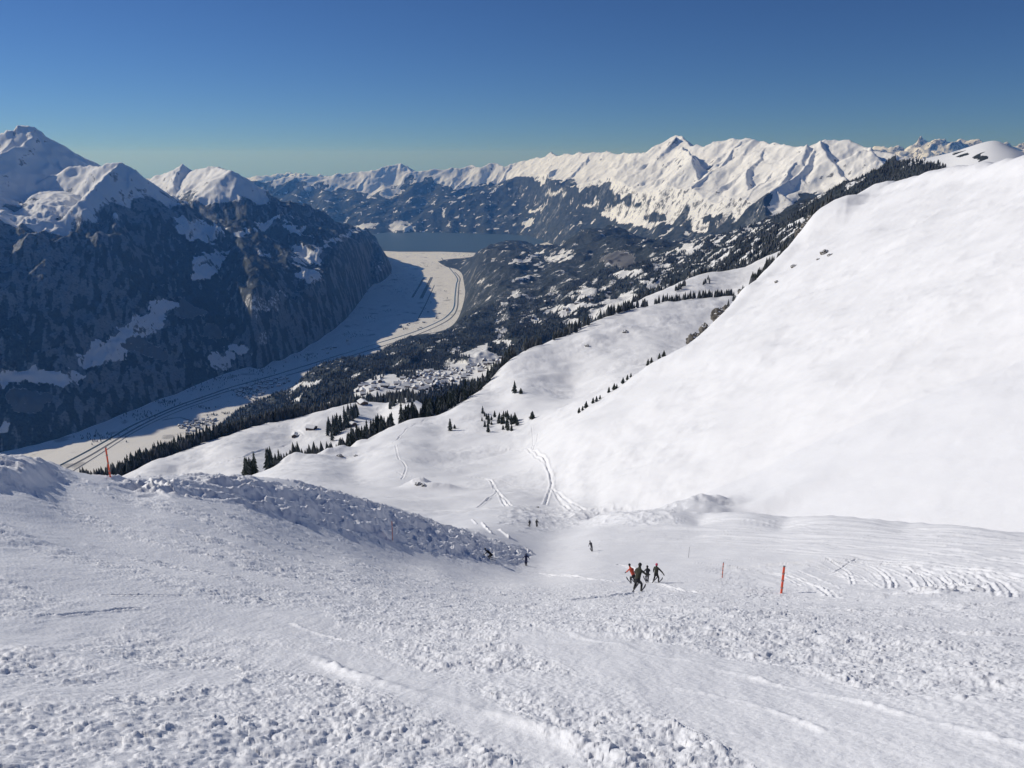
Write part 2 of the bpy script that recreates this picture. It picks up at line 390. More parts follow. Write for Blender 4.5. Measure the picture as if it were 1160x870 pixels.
# ================================================= the massif left of the valley
def build_left():
    az, lr, X, Y = mgrid(-62, -6.0, 3000, 15000, 900, 620)
    foot = [(-330, 560), (-80, 530), (20, 512), (90, 492), (190, 452), (260, 424), (330, 402), (385, 368), (412, 335), (425, 312), (450, 286)]
    fa, fr = zip(*[(ray(a, b)[0], FLOOR / ray(a, b)[1]) for a, b in foot])
    def face(px, py, s=.6):
        a, t = ray(px, py); return (px, py, (FLOOR - s * np.interp(a, fa, fr)) / (t - s))
    P = []
    def ring(line, n=3):
        A = np.array(line, float); return [tuple(v) for v in cubic_up(len(A), np.linspace(0, len(A) - 1, (len(A) - 1) * n + 1)) @ A]
    for a, b in ring(foot): P += [('f', a, b, -20), ('f', a + 12, b + 12, -150)]
    P += [('f', 350, 430, -300), ('f', 200, 480, -300), ('f', 480, 330, -300), ('f', 490, 285, -300)]
    for a, b in ring(((-300, 260), (-100, 268), (0, 263), (60, 253), (112, 244), (160, 262), (200, 281), (240, 285))): P.append(face(a, b, .45 - .08 * min(1, max(0, (a - 130) / 110))))
    for a, b in ring(((-300, 420), (-100, 400), (0, 390), (100, 375), (180, 365), (230, 355))): P.append(face(a, b, .45 - .06 * min(1, max(0, (a - 130) / 100))))
    P += ring(((285, 282, 6950), (330, 276, 7700), (370, 273, 8600), (405, 276, 9500), (430, 279, 10500)))
    P += ring(((285, 342, 5850), (330, 331, 6350), (380, 312, 7400), (415, 297, 8900), (435, 287, 10200)))
    P += ring(((290, 240, 8200), (330, 250, 8700), (360, 256, 9200), (390, 266, 9800), (415, 270, 10400)))
    P += [(a, b, c * 1.1) for a, b, c in ((-100, 245, 6400), (10, 243, 6500), (60, 240, 6200), (130, 240, 6100), (180, 250, 6300),
        (-100, 222, 7300), (20, 224, 7200), (110, 230, 6900), (200, 245, 7100), (250, 245, 7300),
        (-300, 200, 7500), (0, 200, 9500), (150, 220, 9800), (300, 240, 9000), (400, 280, 10500), (0, 230, 13500), (200, 245, 13500), (440, 300, 12500), (-300, 230, 12500))]
    sh = Sheet(P, smooth=1e-3)
    Z = sheet_on_grid(sh, az, lr)
    Xw, Yw = warp(X, Y, 700, 50, 5); Xw, Yw = warp(Xw, Yw, 180, 22, 9)
    rlm = lambda *P: rl(*[(a, b, c * 1.1) for a, b, c in P])
    P1 = rlm((-420, 150, 9.5), (-200, 158, 8.8), (-60, 160, 8.3), (0, 152, 8.15), (24, 142, 8.1), (44, 143, 8.1), (56, 156, 8.15), (84, 176, 8.3), (105, 188, 8.5), (122, 190, 8.7), (140, 205, 9.1))
    P1s = rlm((44, 145, 8.1), (22, 163, 7.75), (-2, 178, 7.4), (-60, 200, 6.9), (-110, 225, 6.5))
    P1r = rlm((48, 150, 8.1), (58, 176, 7.8), (66, 196, 7.5))
    P2 = rlm((52, 200, 7.3), (75, 187, 7.3), (100, 189, 7.2), (116, 189, 7.05), (137, 182, 6.95), (147, 188, 6.95), (160, 203, 7.1), (178, 220, 7.25), (200, 237, 7.5), (220, 250, 7.7))
    P2s = rlm((137, 184, 6.95), (128, 199, 6.6), (110, 215, 6.3), (92, 228, 6.1))
    P2t = rlm((147, 190, 6.95), (150, 205, 6.7), (152, 222, 6.5))
    P3 = rlm((165, 207, 9.8), (180, 200, 9.5), (196, 192, 9.3), (206, 185, 9.2), (214, 193, 9.25), (222, 192, 9.0), (235, 188, 8.7), (247, 189, 8.6), (262, 193, 7.7), (275, 203, 7.65), (300, 217, 7.8), (330, 229, 8.1), (352, 236, 8.5), (380, 247, 9.0), (405, 258, 9.5), (425, 262, 9.9), (440, 276, 10.15), (450, 286, 10.4))
    P3s = rlm((206, 187, 9.2), (200, 200, 8.9), (193, 212, 8.6))
    P3t = rlm((247, 190, 8.6), (256, 205, 8.3), (264, 222, 7.9), (264, 238, 7.6))
    P4 = rlm((180, 262, 6.9), (205, 262, 6.7), (222, 246, 6.75), (238, 256, 6.65), (252, 262, 6.6), (262, 270, 6.7))
    P5 = rlm((300, 217, 7.8), (310, 240, 7.4), (330, 265, 7.0), (352, 280, 6.8))
    P6 = rlm((352, 236, 8.5), (370, 258, 8.1), (398, 280, 8.1))
    EDGE_L = rlm((-120, 268, 5.45), (0, 264, 5.5), (60, 254, 5.4), (112, 245, 5.4), (160, 262, 5.6), (200, 284, 5.9))
    lines = [(P1, .95), (P1s, .75), (P1r, .9), (P2, .85), (P2s, .85), (P2t, .8), (P3, .72), (P3s, .8), (P3t, .7), (P4, .5), (P5, .6), (P6, .6)]
    lines += spurs(P3[12:18], 700, 1700, (.35, -.94), .40, .62, 3)
    lines += spurs(P1[:5], 900, 1100, (-.3, -.95), .55, .9, 5, children=False)
    lines += spurs(P3[2:10], 500, 900, (-.3, -.95), .6, .95, 8, children=False)
    lines += spurs(EDGE_L, 700, 1500, (.35, -.93), .52, .62, 13, children=False)
    # unseen ridges added left of the frame to cast shade on the massif
    lines.append(([(-3850, 4650, -300), (-4250, 5200, 120), (-4900, 6000, 330), (-5450, 6600, 420), (-6050, 7000, 420)], .75))
    lines.append(([(-5350, 6500, 480), (-5680, 6850, 880), (-5980, 7150, 960), (-6350, 7350, 800)], 1.0))
    base = Z.copy(); Z = np.minimum(seg_ridge(Z, Xw.astype(np.float32), Yw.astype(np.float32), lines), base - 30 + 60 * sstep(-40, 60, base - FLOOR) + np.maximum(0, base - FLOOR) * .2 + np.maximum(0, base - FLOOR - 700) * 1.3)
    face = sstep(-1380, -1150, Z)
    face = face * (1 - .6 * sstep(-430, -250, Z))
    Z = Z + face * (fbm(X / 200, Y / 200, 5, 21, .5) * 7 + (ridged((.93 * Xw + .36 * Yw) / 330, (-.36 * Xw + .93 * Yw) / 1000, 6, 27, .54) - 1.1) * 40 + (ridged(Xw / 130, Yw / 170, 5, 29, .55) - 1.1) * 13)
    PX, PY = project(X, Y, Z)
    sl, _, _ = slope_of(X, Y, Z)
    n1 = fbm(X / 260, Y / 260, 5, 41); n2 = fbm(X / 900, Y / 900, 4, 51)
    tree = -400 + 110 * n2 + 90 * n1
    forest = sstep(60, -60, Z - tree)
    n4_ = fbm(X / 40, Y / 70, 4, 87)
    WX = PX + 12 * fbm(X / 160, Y / 160, 4, 61); WY = PY + 6 * fbm(X / 160 + 9, Y / 160, 4, 67)
    clear = np.zeros(Z.shape)
    for poly in (((86, 407), (100, 395), (128, 378), (150, 360), (175, 345), (192, 338), (195, 350), (180, 365), (185, 372), (165, 385), (150, 398), (128, 412), (104, 415)),
                 ((0, 420), (25, 414), (60, 420), (95, 424), (72, 438), (30, 430), (0, 445)), ((205, 243), (255, 258), (250, 275), (225, 272), (200, 262)),
                 ((225, 285), (262, 286), (250, 305), (220, 318), (215, 300)), ((285, 335), (300, 340), (322, 330), (318, 345), (288, 360), (278, 352)),
                 ((333, 277), (360, 282), (365, 300), (340, 296)), ((330, 300), (362, 306), (372, 318), (345, 318)), ((255, 393), (275, 390), (280, 402), (262, 406)),
                 ((285, 380), (300, 372), (303, 384), (290, 392)), ((320, 248), (350, 262), (350, 270), (325, 262)), ((420, 300), (438, 300), (430, 304)),
                 ((0, 475), (14, 480), (12, 490), (0, 492)), ((290, 283), (310, 288), (300, 292)), ((235, 402), (258, 402), (262, 418), (240, 420))):
        clear = np.maximum(clear, sum(inpoly(WX + o, WY + p_, poly).astype(float) for o, p_ in ((0, 0), (3, 1), (-3, -1), (1, 3), (-1, -3))) / 5)
    clear = sstep(.25, .75, clear + .35 * n4_)
    for b in ((300, 255, 10, 4, 15), (275, 264, 8, 3, 10), (346, 284, 16, 4, 25), (385, 270, 25, 3, 20), (312, 248, 14, 2.5, 30)):
        clear = np.maximum(clear, blob(WX, WY, *b) > .5)
    forest = forest * (1 - clear)
    n4 = fbm((.93 * X + .36 * Y) / 38, (-.36 * X + .93 * Y) / 105, 4, 57)
    frost = sstep(.0, .6, n1 * .55 + 1.3 * n4 + .45 * n2 + .35 * (PX < 210) - .35 * blob(PX, PY, 170, 300, 110, 45) + .25 * sstep(.55, 1.1, sl) - .25 * sstep(420, 470, PY) - .2 * blob(PX, PY, 60, 395, 140, 22))
    frost *= .85
    rock = sstep(.95, 1.5, sl + .35 * n1) * .55 + .30 * sstep(.5, .9, fbm(X / 90, Y / 90, 4, 77)) * sstep(.5, .8, sl)
    # bare cliffs in the forest face
    cl = np.maximum.reduce([blob(WX, WY, 212, 350, 20, 10, -30), blob(WX, WY, 165, 395, 28, 11, -20), blob(WX, WY, 345, 330, 8, 5, 0), blob(WX, WY, 30, 455, 30, 14, 0), blob(WX, WY, 240, 375, 14, 8, 0)])
    forest = np.where(cl > .55, forest * .25, forest); rock = np.maximum(rock, np.where(cl > .55, .75, 0))
    drop = (Z < FLOOR - 20)
    grid_mesh('mountain', X, Y, Z, M_COVER, (forest, rock, frost), drop=drop)
build_left()

# ================================================= forested foothills right of the valley
FOOT = [(150, 560), (230, 500), (262, 470), (300, 452), (345, 432), (395, 408), (440, 392), (480, 378), (515, 366), (523, 350), (527, 330), (524, 312), (508, 303), (493, 292), (520, 287), (550, 283), (572, 277), (595, 271), (615, 266), (640, 261)]
def hills_sheet():
    P = [('f', a, b, 0) for a, b in FOOT]
    # beyond / outside the foot line the sheet dives under the floor
    for a, b, d in ((130, 520, -120), (230, 465, -120), (330, 425, -120), (420, 385, -120), (495, 350, -120), (505, 325, -120), (480, 300, -120), (520, 278, -150), (600, 260, -200), (440, 330, -250), (300, 400, -300), (400, 290, -400), (100, 450, -400), (560, 270, -150)):
        P.append(('f', a, b, d))
    P += [(250, 530, 2500), (330, 500, 2400), (370, 455, 2750), (420, 432, 2900), (450, 418, 3300), (480, 412, 3500), (520, 405, 3650), (430, 408, 4100), (480, 392, 4700), (540, 382, 4300), (560, 372, 4900), (580, 400, 3400), (560, 420, 3000), (480, 440, 2700), (420, 470, 2300),
          (600, 380, 3900), (640, 350, 4300), (690, 345, 3900), (640, 372, 3700), (600, 350, 5200), (560, 345, 5700), (560, 315, 7000), (600, 325, 6100), (650, 322, 5500), (700, 320, 4800), (740, 322, 4200), (540, 300, 8600),
          (620, 300, 7400), (670, 298, 6600), (700, 290, 6200), (740, 285, 6000), (740, 305, 5000), (760, 315, 4200), (790, 310, 3500), (830, 300, 2900), (860, 285, 2700), (900, 255, 2500),
          (620, 282, 8600), (660, 262, 9200), (700, 262, 8900), (740, 276, 7600), (800, 284, 4700), (840, 278, 4000), (880, 262, 3500), (920, 236, 3200),
          (800, 272, 6500), (850, 262, 5200), (900, 240, 4400), (935, 222, 3900), (780, 285, 8600), (860, 270, 8600), (700, 290, 10500), (800, 300, 10500), (640, 290, 10800),
          # spur with the dark wood, then the rounded white top
          (1000, 200, 2900), (1035, 188, 2700), (1080, 182, 2500), (1150, 180, 2300), (970, 208, 3300), (1012, 186, 3300), (1040, 182, 3200), (1075, 174, 3000), (1100, 166, 2900), (1130, 160, 2850), (1150, 170, 2800), (1170, 176, 2800), (1300, 172, 2700), (1300, 240, 2000), (1160, 230, 1900), (1000, 260, 2000), (900, 300, 2000), (800, 350, 2200),
          (700, 390, 2400), (600, 440, 2300), (500, 500, 2000), (400, 540, 1900),
          (1010, 205, 3900), (1100, 190, 3600), (1160, 195, 3500), (960, 222, 4700), (1050, 215, 5500), (1150, 215, 5500), (1000, 240, 9000), (1150, 240, 9000), (1300, 215, 4500), (940, 240, 6500)]
    return Sheet(P, smooth=1e-4)
HILLS = hills_sheet()
def hills_relief(X, Y, Z):
    up = sstep(FLOOR - 5, FLOOR + 120, Z)
    PX, PY = project(X, Y, Z)
    soft = 1 - .9 * (np.maximum(blob(PX, PY, 1120, 178, 100, 22), blob(PX, PY, 500, 430, 60, 18)) > .4)
    r = np.hypot(X, Y)
    return Z + up * soft * (fbm(X / 520, Y / 520, 6, 91, .45) * 38 + (ridged(X / 380 + 4, Y / 380, 5, 97) - .8) * 34) * sstep(1900, 3600, r)
HILL_GRID = {}
def build_hills():
    az, lr, X, Y = mgrid(-34, 46, 1850, 10900, 1150, 620)
    Z = sheet_on_grid(HILLS, az, lr); Z = hills_relief(X, Y, Z)
    PX, PY = project(X, Y, Z); sl, _, _ = slope_of(X, Y, Z); r = np.hypot(X, Y)
    n1 = fbm(X / 120, Y / 120, 5, 141) - .05; n2 = fbm(X / 600, Y / 600, 4, 151); n3 = fbm(X / 60, Y / 60, 3, 161)
    forest = np.clip(.97 - .5 * sstep(.30, .55, n1) - .25 * sstep(.4, .65, n3), 0, 1)
    WX = PX + 8 * fbm(X / 150, Y / 150, 4, 71); WY = PY + 4 * fbm(X / 150 + 9, Y / 150, 4, 77)
    clear = np.zeros(Z.shape, bool)
    for poly in (((618, 291), (632, 288), (640, 283), (650, 285), (650, 291), (636, 294), (622, 297)), ((606, 300), (612, 297), (616, 303), (609, 305)),
                 ((692, 310), (705, 308), (713, 306), (722, 304), (728, 306), (720, 312), (705, 314), (692, 314)), ((722, 316), (735, 318), (750, 314), (748, 320), (738, 326), (728, 324)),
                 ((655, 325), (677, 325), (674, 334), (655, 342), (648, 335), (660, 331)), ((612, 353), (640, 346), (672, 343), (690, 338), (712, 330), (724, 332), (705, 342), (680, 345), (650, 352), (620, 356)),
                 ((640, 350), (655, 350), (650, 356), (640, 357)), ((666, 358), (688, 345), (712, 338), (722, 340), (700, 350), (676, 362)), ((762, 279), (775, 280), (788, 277), (784, 286), (778, 288), (768, 283)),
                 ((583, 317), (600, 312), (600, 318), (588, 320)), ((575, 336), (590, 331), (589, 335), (578, 338)), ((562, 375), (567, 376), (570, 385), (582, 389), (574, 393), (562, 386)),
                 ((510, 396), (525, 400), (545, 392), (553, 390), (556, 398), (570, 402), (566, 412), (545, 416), (525, 420), (515, 417), (527, 407), (522, 403)),
                 ((560, 427), (520, 436), (480, 445), (440, 450), (405, 455), (398, 448), (412, 432), (445, 424), (462, 432), (470, 422), (500, 417), (530, 415), (560, 410)),
                 ((322, 450), (335, 440), (362, 436), (368, 430), (345, 432), (335, 436)), ((330, 455), (345, 445), (342, 456)), ((735, 303), (760, 297), (762, 303), (738, 309)), ((600, 287), (612, 285), (610, 289), (600, 290)),
                 ((905, 248), (915, 244), (918, 250), (905, 254)), ((842, 293), (848, 292), (847, 300), (842, 300)), ((640, 368), (655, 362), (660, 366), (648, 370)), ((600, 358), (616, 360), (606, 366), (598, 364)), ((578, 296), (600, 292), (604, 296), (584, 299))):
        clear |= inpoly(WX, WY, poly)
    # white top above the wood
    clear |= (inpoly(WX, WY, ((1075, 192), (1062, 186), (1040, 184), (1020, 181), (1035, 174), (1075, 160), (1200, 150), (1200, 230), (1095, 215), (1082, 200))))
    isl = (blob(WX, WY, 1090, 174, 8, 2.5, 12) > .5) | (blob(WX, WY, 1111, 177, 6, 3.5, 45) > .5)
    clear |= (blob(PX, PY, 780, 300, 40, 16, 0) > .4) & (n3 > .25)
    clear |= (blob(PX, PY, 850, 275, 70, 25, 0) > .4) & (n3 > .22)
    forest = np.where(clear, 0, forest); forest = np.where(isl, 1, forest)
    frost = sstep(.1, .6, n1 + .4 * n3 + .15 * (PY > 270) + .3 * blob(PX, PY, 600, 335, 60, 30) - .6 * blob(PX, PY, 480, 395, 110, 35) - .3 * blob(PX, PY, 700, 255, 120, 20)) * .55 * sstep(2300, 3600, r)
    cliff = blob(WX, WY, 703, 294, 18, 9, 0) > .45
    rock = np.where(cliff, .8, sstep(.75, 1.1, sl) * .6); forest = np.where(cliff, .05, forest)
    HILL_GRID.update(az=az, lr=lr, Z=Z, X=X, Y=Y, forest=forest)
    drop = (Z < FLOOR - 20)
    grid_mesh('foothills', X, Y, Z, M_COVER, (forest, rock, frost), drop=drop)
build_hills()

# ================================================= the long range behind
def build_far():
    az, lr, X, Y = mgrid(-21, 46, 8300, 21500, 1200, 560)
    P = []
    def ring(line, n=3):
        A = np.array(line, float); return [tuple(v) for v in cubic_up(len(A), np.linspace(0, len(A) - 1, (len(A) - 1) * n + 1)) @ A]
    feet = [(150, 262, -FLOOR), (300, 262, 0), (440, 263, 0), (500, 263, 0), (560, 265, 0), (600, 268, 0), (640, 268, 12900), (680, 268, 12100), (720, 267, 11100), (780, 272, 9900), (850, 266, 9200), (900, 255, 8600), (1000, 240, 8600), (1250, 240, 8600)]
    feet = [(a, b, c if c > 8000 else FLOOR / ray(a, b)[1]) for a, b, c in feet]
    ff = ring(feet); fa = [ray(a, b)[0] for a, b, c in ff]; fr = [c for a, b, c in ff]; fz = [c * ray(a, b)[1] for a, b, c in ff]
    def face(px, py, s):
        a, t = ray(px, py); r_ = np.interp(a, fa, fr); return (px, py, (np.interp(a, fa, fz) - s * r_) / (t - s))
    P += ff + [('f', a, b + 9, -140) for a, b, c in ff if a < 615]
    for a, b in ring(((150, 238), (300, 238), (420, 238), (520, 240), (600, 242), (660, 244), (720, 244), (800, 250), (860, 242), (920, 230), (1000, 225), (1250, 220))): P.append(face(a, b, .42 if a < 560 else .38))
    for a, b in ring(((150, 215), (300, 214), (400, 212), (500, 210), (600, 206), (700, 204), (800, 200), (900, 198), (1000, 194), (1250, 190))): P.append(face(a, b, .40 if a < 520 else .31))
    P += ring(((150, 225, 21400), (400, 225, 21000), (600, 225, 19000), (800, 220, 17000), (1000, 210, 15500), (1250, 210, 15500)))
    sh = Sheet(P + [(900, 300, 8300), (750, 300, 8300), (1100, 215, 21000), ('f', 500, 300, -300), ('f', 620, 320, -300)], smooth=1e-3)
    Z = sheet_on_grid(sh, az, lr)
    Xw, Yw = warp(X, Y, 900, 45, 5); Xw, Yw = warp(Xw, Yw, 240, 18, 9)
    S0 = [tuple(pt(*face(a, b, .43))) for a, b in ((180, 212), (300, 205), (330, 200), (370, 198), (400, 194), (425, 193), (437, 189), (452, 186), (463, 187), (466, 193), (490, 192), (520, 190), (534, 186), (545, 190), (562, 184), (572, 189), (590, 182), (610, 178), (625, 172), (635, 175), (655, 174), (680, 172), (700, 173), (730, 173), (745, 165), (757, 156), (764, 152), (775, 156), (785, 164), (800, 165), (810, 160), (837, 157), (855, 156), (872, 161), (890, 163), (915, 164), (930, 159), (950, 158), (970, 163), (985, 168), (1005, 173), (1030, 180), (1060, 190))]
    A = [tuple(pt(*face(a, b, .43 + .26 * (b > 170)))) for a, b in ((764, 154), (772, 165), (784, 178), (788, 192), (790, 212), (793, 235), (796, 258))]
    A2 = [tuple(pt(*face(a, b, .66))) for a, b in ((784, 178), (768, 200), (755, 220), (742, 240))]
    A3 = [tuple(pt(*face(a, b, .66))) for a, b in ((784, 178), (800, 190), (818, 212), (840, 235), (862, 252))]
    A4 = [tuple(pt(*face(a, b, .47))) for a, b in ((764, 154), (748, 178), (728, 205), (705, 235))]
    A5 = [tuple(pt(*face(a, b, .47))) for a, b in ((745, 165), (722, 190), (690, 225))]
    B = [tuple(pt(*face(a, b, .47))) for a, b in ((855, 156), (845, 172), (835, 186), (828, 200))]
    B2 = [tuple(pt(*face(a, b, .45))) for a, b in ((932, 160), (940, 180), (955, 198), (965, 210))]
    B3 = [tuple(pt(*face(a, b, .48))) for a, b in ((915, 164), (905, 185), (890, 205), (868, 235))]
    B4 = [tuple(pt(*face(a, b, .48))) for a, b in ((980, 168), (1000, 180), (1008, 192))]
    lines = [(S0, .66), (A, .95), (A2, .8), (A4, .68), (A5, .68), (B, .5), (B2, .62), (B3, .55), (B4, .6)]
    lines += spurs(S0[1:24], 620, 3600, (-.55, -.83), .36, .85, 21, jit=.25)
    lines += spurs(S0[30:], 800, 2300, (-.35, -.93), .36, .8, 25, jit=.4)
    lines += spurs(A, 420, 800, (.8, -.6), .6, .9, 27, children=False) + spurs(A, 420, 800, (-.9, -.4), .6, .9, 28, children=False)
    lines += spurs(A4, 500, 900, (-.9, -.4), .55, .85, 30, children=False)
    base = Z.copy(); Z = np.minimum(seg_ridge(Z, Xw.astype(np.float32), Yw.astype(np.float32), lines), base - 30 + 60 * sstep(-40, 60, base - FLOOR) + np.maximum(0, base - FLOOR) * .2 + np.maximum(0, base - FLOOR - 450) * 1.5)
    up = sstep(FLOOR, FLOOR + 200, Z)
    Z = Z + up * (fbm(X / 250, Y / 250, 5, 221, .5) * 6 + (ridged((.90 * Xw - .43 * Yw) / 430 + .5 * fbm(X / 1500, Y / 1500, 2, 235), (.43 * Xw + .90 * Yw) / 1000, 6, 227, .55) - 1.1) * 20 + (ridged(Xw / 620, Yw / 620, 6, 229, .5) - 1.1) * 26)
    PX, PY = project(X, Y, Z); sl, dr_, da_ = slope_of(X, Y, Z)
    n1 = fbm(X / 420, Y / 420, 5, 241); n2 = fbm(X / 1500, Y / 1500, 3, 251); n3 = fbm(X / 130, Y / 130, 3, 256)
    ty = np.interp(PX, (250, 320, 360, 400, 450, 480, 520, 560, 590, 640, 680, 710, 740, 770, 820, 850, 875, 900, 940, 985, 1020), (203, 203, 211, 213, 217, 206, 216, 204, 201, 208, 214, 224, 238, 244, 244, 236, 216, 208, 206, 214, 205))
    forest = sstep(-3.5, 3.5, PY + 13 * n1 + 9 * n2 * (PX < 700) - ty) * (1 - .6 * (n3 > .5)) * sstep(-330, -420, Z)
    WX = PX + 8 * fbm(X / 300, Y / 300, 4, 71); WY = PY + 4 * fbm(X / 300 + 9, Y / 300, 4, 77)
    clear = np.zeros(Z.shape, bool)
    for poly in (((678, 240), (700, 232), (722, 236), (740, 228), (765, 236), (768, 245), (750, 255), (735, 258), (715, 256), (700, 252), (685, 246)),
                 ((615, 218), (640, 216), (636, 221), (620, 222)), ((588, 252), (602, 248), (600, 255), (590, 257)), ((440, 255), (455, 250), (464, 254), (468, 262), (445, 263)), ((402, 258), (425, 255), (420, 262), (404, 262)),
                 ((780, 235), (798, 235), (800, 262), (786, 262), (776, 250)), ((870, 215), (905, 212), (895, 235), (872, 245)), ((660, 232), (676, 228), (674, 236)), ((600, 238), (618, 232), (612, 240))):
        clear |= inpoly(WX, WY, poly)
    dk = inpoly(WX, WY, ((730, 242), (756, 240), (760, 250), (735, 252)))
    forest = np.where(clear & ~dk, .1, forest)
    frost = sstep(.0, .6, n1) * .5
    rock = sstep(.85, 1.3, sl + .3 * n3) * .42 + .15 * sstep(.35, .7, n3 + n1 * .4)
    grid_mesh('mountain_range', X, Y, Z, M_FAR, (forest, rock, frost), drop=(Z < FLOOR - 15))
    # second skyline
    az, lr, X, Y = mgrid(-24, 46, 22500, 36000, 900, 170)
    Z = np.full(X.shape, -1600.0); Xw, Yw = warp(X, Y, 1800, 500, 15)
    G = rl((180, 205, 30), (270, 200, 29), (290, 197, 29), (305, 198, 29), (320, 196, 29), (335, 199, 28), (342, 196, 28), (360, 198, 28), (400, 200, 28), (600, 195, 28), (900, 175, 27), (960, 168, 27), (985, 163, 27), (1010, 165, 27), (1025, 166, 27), (1036, 158, 26.5), (1050, 153, 26.5), (1060, 156, 26.5), (1080, 163, 27), (1094, 160, 28), (1104, 158, 28), (1115, 158, 28), (1122, 165, 28), (1150, 164, 28), (1162, 160, 28), (1200, 165, 28))
    H2 = rl((990, 172, 25.5), (1020, 172, 25), (1040, 165, 25), (1075, 172, 25.5))
    lines = [(G, .7), (H2, .4)] + spurs(G, 1500, 2600, (-.3, -.95), .4, .8, 41, jit=.8)
    Z = seg_ridge(Z, Xw, Yw, lines)
    Z = Z + fbm(X / 900, Y / 900, 5, 321) * 60 + (ridged(X / 700, Y / 700, 5, 327) - 1.1) * 120
    sl, _, _ = slope_of(X, Y, Z); n1 = fbm(X / 500, Y / 500, 4, 341)
    grid_mesh('distant_peaks', X, Y, Z, M_FAR, (0 * Z, sstep(.55, 1.1, sl + .5 * n1) * .55, 0 * Z))
build_far()

# ================================================= valley floor, lake
def build_floor():
    m, nt, b = new_mat('valley_snow'); b.inputs['Roughness'].default_value = .8
    g = N(nt, 'ShaderNodeNewGeometry')
    mp = N(nt, 'ShaderNodeMapping'); mp.inputs['Rotation'].default_value = (0, 0, .12); mp.inputs['Scale'].default_value = (1, .35, 1)
    nt.links.new(g.outputs['Position'], mp.inputs['Vector'])
    v = N(nt, 'ShaderNodeTexVoronoi'); v.inputs['Scale'].default_value = 1 / 90; nt.links.new(mp.outputs[0], v.inputs['Vector'])
    n = N(nt, 'ShaderNodeTexNoise'); n.inputs['Scale'].default_value = 1 / 120; n.inputs['Detail'].default_value = 6; nt.links.new(g.outputs['Position'], n.inputs['Vector'])
    r1 = N(nt, 'ShaderNodeMapRange'); nt.links.new(v.outputs['Color'], r1.inputs[0]); r1.inputs[3].default_value = .90; r1.inputs[4].default_value = 1.0
    r2 = N(nt, 'ShaderNodeMapRange'); nt.links.new(n.outputs['Fac'], r2.inputs[0]); r2.inputs[1].default_value = .62; r2.inputs[2].default_value = .7
    mx = N(nt, 'ShaderNodeMix'); mx.data_type = 'RGBA'; mx.inputs[6].default_value = (.93, .91, .88, 1); mx.inputs[7].default_value = (.34, .33, .33, 1)
    sc_ = N(nt, 'ShaderNodeMath'); sc_.operation = 'MULTIPLY'; sc_.inputs[1].default_value = .7; nt.links.new(r2.outputs[0], sc_.inputs[0]); nt.links.new(sc_.outputs[0], mx.inputs[0])
    m2 = N(nt, 'ShaderNodeMix'); m2.data_type = 'RGBA'; m2.blend_type = 'MULTIPLY'; m2.inputs[0].default_value = 1
    nt.links.new(mx.outputs[2], m2.inputs[6]); nt.links.new(r1.outputs[0], m2.inputs[7]); nt.links.new(m2.outputs[2], b.inputs['Base Color'])
    az = np.radians(np.linspace(-75, 60, 136)); lr = np.linspace(math.log(1500), math.log(60000), 120)
    X = np.exp(lr)[:, None] * np.sin(az)[None]; Y = np.exp(lr)[:, None] * np.cos(az)[None]
    grid_mesh('valley_floor', X, Y, np.full(X.shape, FLOOR), m)
    wm, nt, b = new_mat('lake_water'); b.inputs['Base Color'].default_value = (.05, .085, .105, 1); b.inputs['Roughness'].default_value = .45
    g = N(nt, 'ShaderNodeNewGeometry'); n = N(nt, 'ShaderNodeTexNoise'); n.inputs['Scale'].default_value = 1 / 40; n.inputs['Detail'].default_value = 4
    nt.links.new(g.outputs['Position'], n.inputs['Vector']); bu = N(nt, 'ShaderNodeBump'); bu.inputs['Distance'].default_value = .8; nt.links.new(n.outputs['Fac'], bu.inputs['Height']); nt.links.new(bu.outputs[0], b.inputs['Normal'])
    sh = [(380, 258), (430, 284), (452, 285), (470, 284.5), (500, 285), (530, 286), (560, 287), (590, 282), (620, 274), (640, 264), (560, 258), (470, 257)]
    bm = bmesh.new(); vs = [bm.verts.new(on_z(a, b_, FLOOR + 2)) for a, b_ in sh]; bm.faces.new(vs); bmesh.ops.triangulate(bm, faces=bm.faces[:]); bmesh.ops.recalc_face_normals(bm, faces=bm.faces[:])
    me = bpy.data.meshes.new('lake'); bm.to_mesh(me); bm.free(); me.materials.append(wm); o = link(bpy.data.objects.new('lake', me)); o['kind'] = 'structure'
build_floor()
# ================================================= air
def build_haze():
    me = bpy.data.meshes.new('haze'); bm = bmesh.new(); bmesh.ops.create_cube(bm, size=1)
    bmesh.ops.scale(bm, verts=bm.verts, vec=(90000, 100000, 2010)); bmesh.ops.translate(bm, verts=bm.verts, vec=(0, 25000, -500)); bm.to_mesh(me); bm.free()
    m = bpy.data.materials.new('haze_air'); m.use_nodes = True; nt = m.node_tree; nt.nodes.remove(nt.nodes['Principled BSDF'])
    v = nt.nodes.new('ShaderNodeVolumePrincipled'); v.inputs['Color'].default_value = (.12, .37, 1, 1); v.inputs['Absorption Color'].default_value = (1, 1, 1, 1); v.inputs['Density'].default_value = HAZE
    v.inputs['Anisotropy'].default_value = .25
    nt.links.new(v.outputs[0], nt.nodes['Material Output'].inputs['Volume']); me.materials.append(m)
    o = link(bpy.data.objects.new('haze', me)); o['kind'] = 'stuff'; return o

if HAZE > 0: build_haze()
